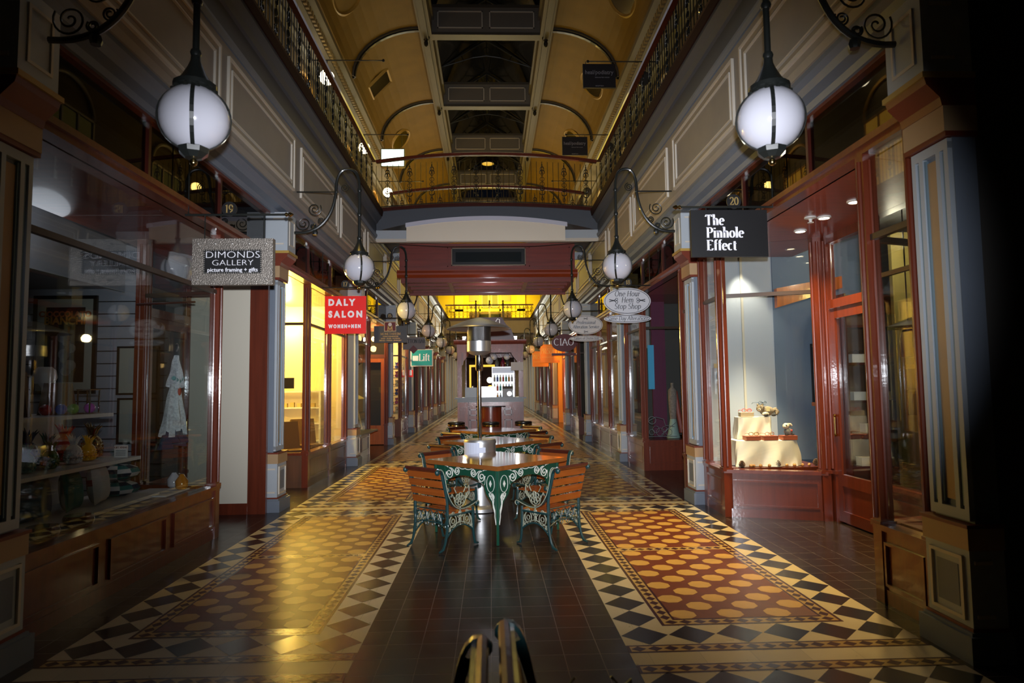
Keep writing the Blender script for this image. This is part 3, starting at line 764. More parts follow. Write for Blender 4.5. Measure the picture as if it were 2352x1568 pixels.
# optician: window spots and recess downlights
light('SPOT', (3.30, 8.02, 3.2), 1000, (1, .86, .60), .05, (3.40, 8.08, 1.0), radians(46), .8)
light('SPOT', (3.35, 8.42, 3.2), 60, (1, .90, .70), .05, (3.55, 8.7, 1.9), radians(70), .7)
for x_, y_ in ((3.46,5.91),(3.47,6.49),(3.5,7.07)):
    light('SPOT', (x_, y_, 3.27), 190, (1, .66, .22), .04, (x_-.15, y_, 0), radians(110), .8)
light('POINT', (4.7, 7.2, 3.2), 26, (1, .84, .60), .1)  # unseen lamp added so the shelving behind the door shows
light('POINT', (5.2, 6.7, 3.0), 16, (1, .76, .22), .1)  # unseen lamp placed to light the veneer screen
light('POINT', (-4.4, 6.4, 3.3), 6, (.85, .9, 1), .3)  # added fill for the picture shop window, whose own lamps are off

def downlight(x, y, z, label, group=None, lit=True, r=.075):
    t = thing('downlight', (x, y, z), label, 'ceiling light', group)
    m = MB(); m.lathe([(r*1.25,0),(r*1.25,-.012),(r*.95,-.018),(r*.9,-.004)], 20); build('trim_ring', m, WHITE, t, local=True, smooth=True)
    m = MB(); m.lathe([(r*.86,-.004),(r*.86,-.010),(.02,-.014)], 20); build('lamp', m, DOWN if lit else mat('unlit_lamp', (.08,.08,.09), .3), t, local=True, smooth=True)
for i, (x, y) in enumerate(((3.46,5.91),(3.47,6.49),(3.5,7.07))):
    downlight(x, y, 3.30, 'lit downlight in the red timber soffit by the optician door, %s of three' % ['nearest','middle','farthest'][i], 'downlights in the optician soffit', r=.055)
downlight(4.55, 8.2, 3.66, 'lit downlight inside the optician shop, above the slate blue wall', r=.05)
for i, (x, y) in enumerate(((-3.52,12.05),(-3.5,13.3))):
    downlight(x, y, 3.66, 'bright downlight in the salon ceiling, %s' % ['over the first window pane','partly behind the red sign'][i], 'salon downlights', r=.13)
for i, (x, y) in enumerate(((-3.75,7.4),(-3.7,5.7))):
    downlight(x, y, 3.66, 'unlit round downlight in the grey gallery ceiling, %s' % ['near the corner','nearer to the left edge'][i], 'unlit downlights in the picture shop', lit=False, r=.12)
m = MB(); m.lathe([(.06,0),(.06,-.012),(.02,-.02),(.012,-.05),(.03,-.055),(.03,-.06)], 14, (3.33, 6.5, 3.30))
single('sprinkler_head', m, WHITE, 'white ceiling sprinkler between downlights in the red soffit', 'sprinkler', smooth=True)

# ================================================================== GLOBE LANTERNS ON SCROLLED ARMS
def make_lantern(s, y, label):
    # local origin at the pilaster face under the frieze; +u points to the middle of the hall
    x0 = DX(s, -.265); t = thing('globe_lantern', (x0, y, 3.2), label, 'lantern', 'globe lanterns along the '+SIDE[s]+' pilasters')
    g = -s*(.93 if s > 0 else 1.0)
    GX = .885; r = .2
    m = MB()
    pts = bez((.0,.53),(.36,.50),(.52,.76),(.56,1.08),14) + bez((.56,1.10),(.56,1.28),(.60,1.42),(.72,1.42),8)[1:] + bez((.72,1.42),(.86,1.42),(.885,1.30),(.885,1.12),8)[1:] + [(.885,.42)]
    m.tube([(g*u,0,v) for u, v in pts], .021, 8)
    for v in (1.12, .78, .45): m.lathe([(.028,v-.02),(.034,v),(.028,v+.02)], 10, (g*.885,0,0))
    m.lathe([(.03,.53-.03),(.04,.53),(.03,.56)], 8, (g*.28,0,0))
    build('arm', m, IRON, t, smooth=True, local=True)
    m = MB(); m.tube([(g*.0,0,1.10),(g*.57,0,1.10)], .010, 6); m.ball((g*.57,0,1.10), .022, 8)
    build('tie_rod', m, IRON, t, smooth=True, local=True)
    for c, R, a0, fl in (((.27,.86),.10,.6,1),((.36,.70),.05,.6,1),((.12,.66),.105,2.6,-1),((.26,.62),.04,2.4,-1),((.68,1.16),.06,1.4,1)):
        m = MB(); m.tube(spiral((g*c[0],0,c[1]), .012, R, a0 if g > 0 else pi-a0, 2.0, 36, flip=fl*(1 if g > 0 else -1)), .007, 5)
        build('scroll', m, IRON, t, smooth=True, local=True)
    m = MB(); m.lathe([(.024,.47),(.03,.40),(.045,.36),(.075,.30),(.105,.255),(.125,.25),(.125,.225),(.118,.22),(.118,.195),(.10,.185)], 16, (g*GX,0,0))
    for k in range(12):
        a = 2*pi*k/12; m.ball((g*GX+.122*cos(a), .122*sin(a), .20), .018, 6)
    build('fluted_cap', m, IRON, t, smooth=True, local=True)
    m = MB(); m.ball((g*GX,0,.04), r, 28); build('globe', m, OPAL, t, smooth=True, local=True)
    for k in range(4):
        a = pi/2*k+.35*g
        pts = [(g*GX+(r+.006)*cos(b)*cos(a), (r+.006)*cos(b)*sin(a), .04+(r+.006)*sin(b)) for b in [radians(-75+150*i/14) for i in range(15)]]
        m = MB(); m.band(pts, .023, .008, (-sin(a), cos(a), 0)); build('cage_strap', m, IRON, t, local=True)
    m = MB(); m.lathe([(.02,-.215),(.05,-.21),(.085,-.18),(.092,-.15),(.075,-.14)], 8, (g*GX,0,0)); build('hexagonal_cup', m, IRON, t, local=True)
    m = MB(); m.ball((g*GX,0,-.235), .024, 12); build('finial', m, BRASS, t, smooth=True, local=True)
    return t
LNOTE = ['largest, nearest at upper %s', 'second along the %s', 'third along the %s, just before the footbridge', 'fourth along the %s, past the footbridge', 'fifth along the %s row', 'sixth along the %s row', 'seventh along the %s row', 'farthest in the %s row']
for s in (-1, 1):
    src = None
    for k in range(8):
        lab = 'white globe lantern in black iron cage, '+LNOTE[k] % SIDE[s]
        if src is None: src = make_lantern(s, YP(0)+.04, lab)
        else: copy_tree(src, (src.location.x, YP(k)+.04, 3.2), lab)

# ================================================================== HANGING SHOP SIGNS
def sign_thing(name, s, y, label, z_rod=3.33, number=None, rodlen=.95, group=None, disc=True):
    x = DX(s, -.02)
    t = thing(name, (x, y, z_rod), label, 'sign', group)
    g = -s
    m = MB(); m.tube([(0,0,0),(g*rodlen,0,0)], .011, 8); build('bracket_rod', m, IRON, t, local=True)
    m = MB(); m.lathe([(.004,0),(.022,.02),(.012,.04),(.026,.06),(.006,.09)], 10, (g*(rodlen-.01),0,0), 'x')
    if g < 0: m.v = [(2*g*(rodlen-.01)-a, b, c) for a, b, c in m.v]
    build('rod_finial', m, BRASS, t, smooth=True, local=True)
    m = MB(); m.tube([(g*.03,0,0),(g*.03,0,3.955-z_rod)], .007, 6); build('hanger', m, IRON, t, local=True)
    if number:
        m = MB(); m.lathe([(.072,-.008),(.072,.008)], 20, (g*.42,0,.055), 'y')
        d = build('number_disc', m, BSIGN, t, local=True)
        tx, w_ = serif_text(number, .075, .17, .07, .10, depth=.004); put_text(tx, w_, g*.42, -.013, .02)
        build('number', tx, GOLDL, d, local=True)
    return t, g
def txt(t, parent, s_, h, cx, y, z, m_, kind='serif', name='lettering', align='c', **kw):
    tx, w_ = (serif_text if kind == 'serif' else sans_text)(s_, h, **kw)
    put_text(tx, w_, cx, y, z, align); return build(name, tx, m_, parent, local=True)
# --- picture framing sign, left, with pewter frame
t, g = sign_thing('picture_framer_sign', -1, YM(0)-.12, 'pewter framed black sign hanging over the picture framing shop', number='19', z_rod=3.27)
cx, x0, x1, z0, z1 = .45, .09, .85, -.685, -.24
m = MB(); m.box(x0+.09, x1-.09, -.018, .018, z0+.09, z1-.09); bd = build('board', m, BSIGN, t, local=True)
PEW = mat('pewter_frame', (.26, .23, .20), .38, metal=.55, bump=(90, .9))
m = MB(); bt = .105
for a0, a1, b0, b1 in ((x0,x1,z1-bt,z1),(x0,x1,z0,z0+bt),(x0,x0+bt,z0+bt,z1-bt),(x1-bt,x1,z0+bt,z1-bt)): m.box(a0, a1, -.035, .035, b0, b1)
fr = build('ornate_frame', m, PEW, t, local=True)
m = MB()
for i in range(26):
    u = x0+.115+(x1-x0-.23)*i/25
    for zz in (z1-.112, z0+.112): m.ball((u,-.036,zz), .008, 6)
for i in range(12):
    v = z0+.115+(z1-z0-.23)*i/11
    for xx in (x0+.112, x1-.112): m.ball((xx,-.036,v), .008, 6)
for i in range(5):
    u = x0+.06+(x1-x0-.12)*i/4
    for zz in (z1-.05, z0+.05): m.ball((u,-.04,zz), .013, 8)
build('beading', m, mat('bright_pewter', (.55,.52,.48), .3, metal=.7), fr, smooth=True, local=True, kind='stuff')
mx = (x0+x1)/2
txt(t, bd, 'DIMONDS', .068, mx, -.026, z1-.186, LETW, 'sans', sx=1.22, bold=-.002)
txt(t, bd, 'GALLERY', .058, mx, -.026, z1-.258, LETW, 'sans', sx=1.22, bold=-.002)
txt(t, bd, 'picture framing + gifts', .040, mx, -.026, z1-.318, LETW, 'sans', sx=.98, bold=.0)
for xx in (x0+.1, x1-.1):
    m = MB(); m.tube([(xx,0,z1),(xx,0,0)], .006, 6); build('chain', m, IRON, t, local=True)
# --- optician sign, right
t, g = sign_thing('optician_sign', 1, YM(0)-.12, 'black rectangular sign with heavy white serif lettering above the optician entrance', number='20')
m = MB(); m.box(-.86, -.10, -.02, .02, -.50, -.035); bd = build('board', m, BSIGN, t, local=True)
for q_, xx, zz in (('The', -.72, -.185), ('Pinhole', -.71, -.31), ('Effect', -.71, -.435)):
    txt(t, bd, q_, .098, xx, -.030, zz, LETW, thick=.21, thin=.055, serif=.125, sx=.93, track=.055, align='l', depth=.008)
for xx in (-.7, -.15):
    m = MB(); m.tube([(xx,0,-.035),(xx,0,0)], .006, 6); build('chain', m, IRON, t, local=True)
# --- salon
t, g = sign_thing('salon_sign', -1, YM(1)-.1, 'bright red square sign with white block letters outside the salon', number='17')
m = MB(); m.box(.08, .78, -.02, .02, -.80, -.15); bd = build('board', m, SALON, t, local=True)
for q_, zz, h, sx, xx in (('D A L Y', -.31, .108, .90, .14), ('S A L O N', -.515, .108, .90, .14), ('W O M E N + M E N', -.70, .058, .78, .14)):
    txt(t, bd, q_, h, xx, -.028, zz, LETW, 'sans', sx=sx, bold=.009 if h > .08 else .006, align='l')
# --- coin shop
t, g = sign_thing('coin_dealer_sign', -1, YM(2)-.1, 'grey coin dealer sign with gold lettering and maroon emblem square', number='15')
m = MB(); m.box(.03, .85, -.02, .02, -.62, -.20); bd = build('board', m, GREYD, t, local=True)
m = MB(); m.box(.28, .58, -.028, -.020, -.34, -.09); em = build('emblem_border', m, mat('buff_border', (.55,.42,.25), .5), bd, local=True)
m = MB(); m.box(.30, .56, -.034, -.028, -.32, -.11); build('emblem_field', m, mat('maroon_sign_paint', (.14,.008,.012), .4), bd, local=True)
m = MB(); m.lathe([(.045,-.04),(.045,-.034)], 20, (.43,0,-.165), 'y'); build('emblem_coin', m, WSIGN, bd, local=True)
txt(t, bd, 'M', .12, .43, -.040, -.315, GOLDL, thick=.2, thin=.07, sx=1.2)
txt(t, bd, 'MONETARIUM', .058, .44, -.026, -.425, GOLDL, thick=.15, thin=.07, sx=1.1)
for q_, zz, h in (('COINS & BANKNOTES', -.475, .028), ('GOLD - SILVER - PLATINUM', -.525, .028), ('MEDALS - TOKENS - JEWELLERY', -.575, .028)):
    txt(t, bd, q_, h, .44, -.026, zz, GOLDL, 'sans', bold=.0015)
# --- button shop
t, g = sign_thing('button_shop_sign', -1, YM(3)-.1, 'small grey sign with dark lettering over a maroon diamond', z_rod=3.33)
m = MB(); m.box(.08, .80, -.02, .02, -.50, -.10); bd = build('board', m, mat('grey_lilac_sign', (.22,.20,.22), .5), t, local=True)
m = MB(); m.prism([(.28,-.50),(.42,-.64),(.56,-.50),(.42,-.36)], 'y', -.028, -.021); build('diamond_emblem', m, mat('maroon_sign_paint', (.14,.008,.012), .4), bd, local=True)
txt(t, bd, 'BUTTON BAR', .12, .44, -.026, -.29, BLACK, thick=.17, thin=.06, sx=.84)
# --- lift
t, g = sign_thing('lift_sign', -1, YP(4)-.45, 'green and white framed sign reading Lift', z_rod=3.05)
m = MB(); m.box(.06, .86, -.025, .025, -.70, -.08); bd = build('board', m, WSIGN, t, local=True)
m = MB(); m.box(.10, .82, -.034, -.026, -.665, -.115); fl = build('green_panel', m, mat('sea_green_sign', (.01,.22,.19), .4, emit=(0,.4,.34), es=.25), bd, local=True)
txt(t, fl, 'Lift', .24, .56, -.042, -.50, LETW, thick=.17, thin=.06, sx=.95)
m = MB(); m.box(.14, .34, -.040, -.035, -.50, -.32); build('pictogram_square', m, LETW, fl, local=True)
# --- tailor's oval signs
def oval(t, parent, cx, cz, rx, rz, nm):
    E_ = [(cx+rx*cos(2*pi*i/48), cz+rz*sin(2*pi*i/48)) for i in range(48)]
    m = MB(); m.prism(E_, 'y', -.014, .014); o = build(nm, m, WSIGN, parent, local=True)
    m = MB(); m.tube([(cx+(rx-.022)*cos(2*pi*i/48), -.015, cz+(rz-.020)*sin(2*pi*i/48)) for i in range(49)], .0045, 4); build('border_line', m, INK, o, local=True)
    return o
def scissors(parent, cx, cz, sc, fl=1):
    m = MB()
    for q in (-1, 1):
        m.band([(cx-fl*sc*.9,-.018,cz+q*sc*.22),(cx,-.018,cz),(cx+fl*sc*.4,-.018,cz-q*sc*.2)], .011*sc/.06, .004, (0,0,1))
        m.ring((cx+fl*sc*.62,-.018,cz-q*sc*.28), sc*.24, sc*.05, 'y', 12, 4)
    build('scissors_emblem', m, INK, parent, local=True)
t, g = sign_thing('hem_shop_sign', 1, YM(1)-.1, 'larger white oval sign advertising one hour hems, with narrow oval beneath', number='18')
o = oval(t, t, -.44, -.275, .415, .235, 'oval_board')
for q_, zz in (('One Hour', -.190), ('Hem', -.300), ('Stop Shop', -.412)): txt(t, o, q_, .092, -.44, -.022, zz, INK, thick=.11, thin=.05, serif=.06, shear=.18)
scissors(o, -.68, -.265, .085, 1); scissors(o, -.20, -.265, .085, -1)
o = oval(t, t, -.44, -.585, .415, .075, 'lower_board')
txt(t, o, 'Same Day Alterations', .070, -.44, -.022, -.612, INK, thick=.10, thin=.05, serif=.05, shear=.18, sx=.96)
for xx in (-.66, -.22):
    m = MB(); m.tube([(xx,0,-.50),(xx,0,-.53)], .006, 6); build('link', m, IRON, t, local=True)
for xx in (-.6, -.28):
    m = MB(); m.tube([(xx,0,-.06),(xx,0,0)], .006, 6); build('chain', m, IRON, t, local=True)
t, g = sign_thing('alteration_service_sign', 1, YM(2)-.1, 'smaller white oval sign behind the first, with scissors above and below text', z_rod=3.47, number=None)
o = oval(t, t, -.44, -.36, .43, .24, 'oval_board')
txt(t, o, 'Professional', .080, -.44, -.022, -.335, INK, thick=.10, thin=.05, serif=.05, shear=.18)
txt(t, o, 'Alteration Service', .080, -.44, -.022, -.445, INK, thick=.10, thin=.05, serif=.05, shear=.18, sx=.92)
scissors(o, -.44, -.20, .06, 1); scissors(o, -.44, -.53, .06, -1)
o = oval(t, t, -.44, -.70, .42, .075, 'lower_board')
txt(t, o, 'Tailors of Distinction', .066, -.44, -.022, -.725, INK, thick=.10, thin=.05, serif=.05, shear=.18, sx=.92)
for xx in (-.6, -.28):
    m = MB(); m.tube([(xx,0,-.12),(xx,0,0)], .006, 6); build('chain', m, IRON, t, local=True)
# --- maroon oval
t, g = sign_thing('coffee_shop_sign', 1, YM(3)-.1, 'dark maroon oval sign with large pale capitals', z_rod=3.42)
MAR = mat('maroon_sign_paint', (.14,.008,.012), .4)
E_ = [(-.42+.42*cos(2*pi*i/40), -.42+.29*sin(2*pi*i/40)) for i in range(40)]
m = MB(); m.prism(E_, 'y', -.02, .02); o = build('oval_board', m, MAR, t, local=True)
txt(t, o, 'CIAO', .21, -.44, -.028, -.50, LETW, thick=.13, thin=.06, sx=1.15)
m = MB(); m.box(-.84, -.05, -.015, .015, -.84, -.76); build('lower_board', m, MAR, t, local=True)
for xx in (-.65, -.2):
    m = MB(); m.tube([(xx,0,-.76),(xx,0,-.66)], .006, 6); build('link', m, IRON, t, local=True)
# --- two orange signs
ORS = mat('glowing_orange_paint', (.85,.26,.01), .45, emit=(1,.3,.01), es=.12)  # orange board given its own weak glow
for i, y in enumerate((YM(4)-.1, YM(5)-.1)):
    t, g = sign_thing('gift_shop_sign', 1, y, ['bright orange rectangular sign, nearer and higher of two', 'bright orange rectangular sign, farther and half hidden behind the other'][i], z_rod=3.45)
    m = MB(); m.box(-.84, -.06, -.02, .02, -.92, -.18); o = build('board', m, ORS, t, local=True)
    OR2 = mat('glowing_orange_line', (.9,.5,.12), .5, emit=(1,.5,.1), es=.1)  # lines and letters glow weakly as well
    txt(t, o, 'PRESENTS', .22, -.45, -.028, -.55, OR2, thick=.13, thin=.05, sx=.58)
    m = MB(); m.box(-.78, -.12, -.026, -.021, -.70, -.685); build('ruled_line', m, OR2, o, local=True)
    m = MB(); m.box(-.78, -.12, -.026, -.021, -.285, -.27); build('ruled_line', m, OR2, o, local=True)

# ================================================================== FOOTBRIDGE AND RAILINGS
BY0, BY1 = 15.0, 17.6
FXL, FXR = DX(-1,-.29), DX(1,-.29)
def arch_z(x): return .13*(1-(x-XC)**2/2.6**2)
NA = 24
def xs_(a, b, n=NA): return [a+(b-a)*i/n for i in range(n+1)]
m = MB()
def archband(m, za, zb, y0, y1, x0=FXL, x1=FXR, ka=1, kb=1):
    X_ = xs_(x0, x1)
    m.prism([(x, za+arch_z(x)*ka) for x in X_]+[(x, zb+arch_z(x)*kb) for x in reversed(X_)], 'y', y0, y1)
m.m(0); archband(m, 5.70, GZ, BY0-.05, BY1)
m.m(1); archband(m, 5.25, 5.70, BY0, BY1, ka=2.7)
struct('floor_bridge', m, [DKW, GREYD])
m = MB(); m.m(0).box(FXL, FXR, BY0-.03, BY0+.05, 5.06, 5.26); m.m(0).box(FXL, FXR, BY1-.05, BY1+.03, 5.06, 5.26)
m.m(1).box(FXL, FXR, BY0-.04, BY0+.05, 4.98, 5.06)
struct('wall_bridge', m, [PALE, CREAML])
m = MB(); m.m(0); archband(m, 5.18, 5.28, BY0-.10, BY0-.03, -1.95, 1.83, ka=2.3, kb=2.3)
struct('trim_5', m, [mat('bright_white_moulding', (.62,.62,.72), .35)])
m = MB()
X_ = xs_(-1.93, 1.78); m.prism([(x, 5.18+arch_z(x)*2.3) for x in X_]+[(1.78,4.99),(-1.93,4.99)], 'y', BY0-.085, BY0-.045)
single('perforated_metal_panel', m, PERF, 'shiny aluminium mesh panel fixed across the front of the footbridge', 'metal panel')
# cylindrical bulge highlight piece
# red timber box under the bridge
t = thing('timber_canopy_box', (XC-.03, 15.1, 4.05), 'dark red timber box with black display slot hanging under the footbridge', 'canopy')
CB = mat('canopy_mahogany', (.17,.022,.012), .4, coat=.3, wood=(1.2, 20, 20))
bx0, bx1 = -2.12, 2.02
m = MB(); m.box(bx0, bx1, 15.12, 15.9, 4.32, 4.98); build('carcass', m, CB, t)
m = MB()
for a, b in ((bx0+.12, -.98), (.93, bx1-.12)):
    for (p, q, r_, u) in ((a,b,4.42,4.44),(a,b,4.86,4.88),(a,a+.02,4.42,4.88),(b-.02,b,4.42,4.88)): m.box(p, q, 15.10, 15.12, r_, u)
build('panel_moulding', m, CB, t)
m = MB(); m.prism([(15.06,4.32),(15.02,4.26),(15.02,4.22),(15.10,4.16),(15.2,4.16),(15.2,4.34),(15.06,4.34)], 'x', bx0-.05, bx1+.05); build('cornice', m, mat('canopy_orange_edge', (.26,.04,.012), .35, coat=.4), t)
m = MB(); m.box(-.88, .83, 15.085, 15.12, 4.46, 4.84)
ds = build('display_screen', m, BLACK, t)
m = MB()
for (p, q, r_, u) in ((-.90,.85,4.44,4.46),(-.90,.85,4.84,4.86),(-.90,-.88,4.44,4.86),(.83,.85,4.44,4.86)): m.box(p, q, 15.07, 15.12, r_, u)
build('screen_bezel', m, mat('bronze_bezel', (.22,.17,.12), .35, metal=.3), ds)
m = MB(); m.box(-.80,.75,15.075,15.085,4.52,4.76); build('screen_face', m, mat('dim_screen', (.02,.025,.028), .1), ds)
# glazed soffit of the canopy
m = MB()
for y in (15.22, 15.75, 16.3, 16.85): m.box(bx0+.03, bx1-.03, y-.06, y+.06, 4.06, 4.16)
for x in (bx0+.08, -.95, .85, bx1-.08): m.box(x-.05, x+.05, 15.2, 16.9, 4.05, 4.15)
build('soffit_frame', m, CB, t)
m = MB(); m.box(bx0+.1, bx1-.1, 15.2, 16.85, 4.17, 4.19); build('frosted_panel', m, mat('frosted_soffit_glass', (.28,.22,.20), .25), t)
m = MB(); m.box(bx0+.03, bx1-.03, 16.88, 16.96, 4.0, 4.98); build('rear_fascia', m, CB, t)

def orn_mb():
    """cast ornamental baluster, 1.0 high, flat in x-z with leaf clusters"""
    m = MB()
    m.tube([(0,0,0),(0,0,1.0)], .009, 5)
    for z, r in ((.10,.030),(.46,.052),(.58,.050),(.70,.03)):
        m.ring((0,0,z), r, .007, 'y', 12, 4)
    for z, r, sg in ((.20,.06,1),(.30,.05,1),(.80,.055,-1),(.88,.04,-1)):
        for q in (-1, 1):
            m.tube(bez((0,0,z),(q*r*.6,0,z),(q*r*1.2,0,z+sg*.03),(q*r,0,z+sg*.08),5), [.010,.012,.013,.011,.009,.005], 5)
            m.ball((q*r,0,z+sg*.085), .012, 6)
    for z in (.15,.36,.76,.92): m.ball((0,0,z), .018, 8, 1,1,1.4)
    return m
ORN = orn_mb(); PLN = MB(); PLN.tube([(0,0,0),(0,0,1.0)], .007, 5)
_me = {}
def bal(kind, parent, x, y, z, rz=0):
    mb, nm = (ORN, 'ornamental_baluster') if kind else (PLN, 'baluster')
    if kind not in _me:
        o = build(nm, mb, IRON, parent, smooth=True, local=True); _me[kind] = o.data
    else:
        o = bpy.data.objects.new(nm, _me[kind]); COL.objects.link(o); o.parent = parent
    o.location = (x, y, z); o.rotation_euler = (0,0,rz)
def bridge_rail(y, label, x0, x1, zrail, zfoot, dense=1):
    t = thing('footbridge_railing', (XC, y, GZ), label, 'railing', 'footbridge railings' if dense else None)
    X_ = xs_(x0, x1, 20)
    m = MB()
    zrail -= GZ; zfoot -= GZ
    P_ = [(x-XC, 0, zrail-.02+arch_z(x)*1.45) for x in X_]
    m.band([(p[0],0,p[2]) for p in P_], .085, .055, (0,1,0)); m.tube([(p[0],0,p[2]+.03) for p in P_], .028, 8)
    build('handrail', m, RED, t, local=True)
    m = MB(); m.tube([(x-XC, 0, zfoot+arch_z(x)) for x in X_], .012, 6); build('bottom_rail', m, IRON, t, local=True)
    n = 10; st = (x1-x0)/n
    for i in range(n):
        cx = x0+st*(i+.5); bal(1, t, cx-XC, 0, zfoot+arch_z(cx), 0)
        for j in (-1.5, -.5, .5, 1.5):
            if i == n-1 and j == 1.5 and False: continue
            xx = cx+st*(j*.25+.0)+ (0 if abs(j) < 1 else 0)
            if abs(j) == .5: xx = cx+(st*.25)*(1 if j > 0 else -1)
            else: xx = cx+st*.5*(1 if j > 0 else -1)
            if j == -1.5 and i > 0: continue
            bal(0, t, xx-XC, 0, zfoot+arch_z(xx), 0)
    return t
def fix_height(): pass
bridge_rail(BY0+.03, 'front railing of the footbridge, iron with red handrail', FXL, FXR, 6.93, 5.82)
bridge_rail(BY1-.08, 'rear railing of the footbridge, seen lower through the front one', FXL+.0, FXR-.0, 6.93, 5.82)
# gallery railings along both sides
for s in (-1, 1):
    for k in range(0, 6):
        y0, y1 = YP(k)-.55 if k == 0 else YP(k)+.0, YP(k+1)
        if k == 2: y1 = BY0
        segs_ = [(y0, y1)] if k != 2 else [(YP(2), BY0)]
        if k == 3: segs_ = [(BY1, YP(4))]
        for (a, b) in segs_:
            t = thing('gallery_railing', (DX(s,-.24), (a+b)/2, GZ), 'black iron gallery railing with red handrail, %s length on the %s' % (ORD[k], SIDE[s]), 'railing', 'gallery railings on the '+SIDE[s])
            h = (b-a)/2-.004
            m = MB(); m.box(-.045, .045, -h, h, 1.12, 1.18); m.tube([(0,-h,1.185),(0,h,1.185)], .03, 8); build('handrail', m, RED, t, local=True)
            m = MB(); m.tube([(0,-h,.05),(0,h,.05)], .012, 6); build('bottom_rail', m, IRON, t, local=True)
            n = max(1, round((b-a)/.5)); st = (b-a)/n
            for i in range(n):
                c = -h+st*(i+.5); bal(1, t, 0, c, .05, pi/2)
                if k < 4:
                    for q in (-.25, .25): bal(0, t, 0, c+st*q, .05)
                    bal(0, t, 0, c-st*.5, .05)
# far gallery across the hall
m = MB(); m.m(0).box(FXL, FXR, 38.0, 42, 5.30, 5.55); m.m(1).box(FXL, FXR, 37.95, 38.05, 4.75, 5.55); m.m(0).box(FXL, FXR, 37.9, 38.05, 5.5, 5.62)
struct('floor_gallery_far', m, [DKW, CREAM])
t = thing('far_gallery_railing', (XC, 38.0, 5.6), 'distant iron railing against the yellow end wall', 'railing')
m = MB(); m.box(-2.6, 2.6, -.05, .05, .78, .86); build('handrail', m, RED, t, local=True)
m = MB(); m.tube([(-2.6,0,.05),(2.6,0,.05)], .02, 6); build('bottom_rail', m, IRON, t, local=True)
for i in range(22):
    x = -2.5+5*i/21
    if abs(x) < .5: continue
    bal(1, t, x, 0, .05); t.children[-1].scale = (1.5, 1.5, .74)
for x in (-.8, 0, .8):
    m = MB(); m.box(x-.05, x+.05, -.05, .05, 0, .95); m.lathe([(.06,.95),(.03,.99),(.06,1.05),(.01,1.11)], 10, (x,0,0)); build('newel_post', m, DKW, t, local=True)

# floodlights under the far gallery
for i, (x, s_) in enumerate(((-1.42,'left'),(1.34,'right'))):
    t = thing('floodlight', (x, 37.6, 4.42), 'glaring white floodlight under the far gallery, on the '+s_, 'light', 'floodlights under the far gallery')
    m = MB(); m.box(-.22, .22, -.06, .1, -.13, .13); build('housing', m, BLACK, t, local=True)
    m = MB(); m.box(-.19, .19, -.075, -.061, -.10, .10); build('lens', m, mat('flood_glow', (1,1,1), .4, emit=(1,.97,.85), es=25), t, local=True)
    m = MB(); m.tube([(0,0,.13),(0,.2,.33),(0,.36,.34)], .02, 6); build('bracket', m, BLACK, t, local=True)

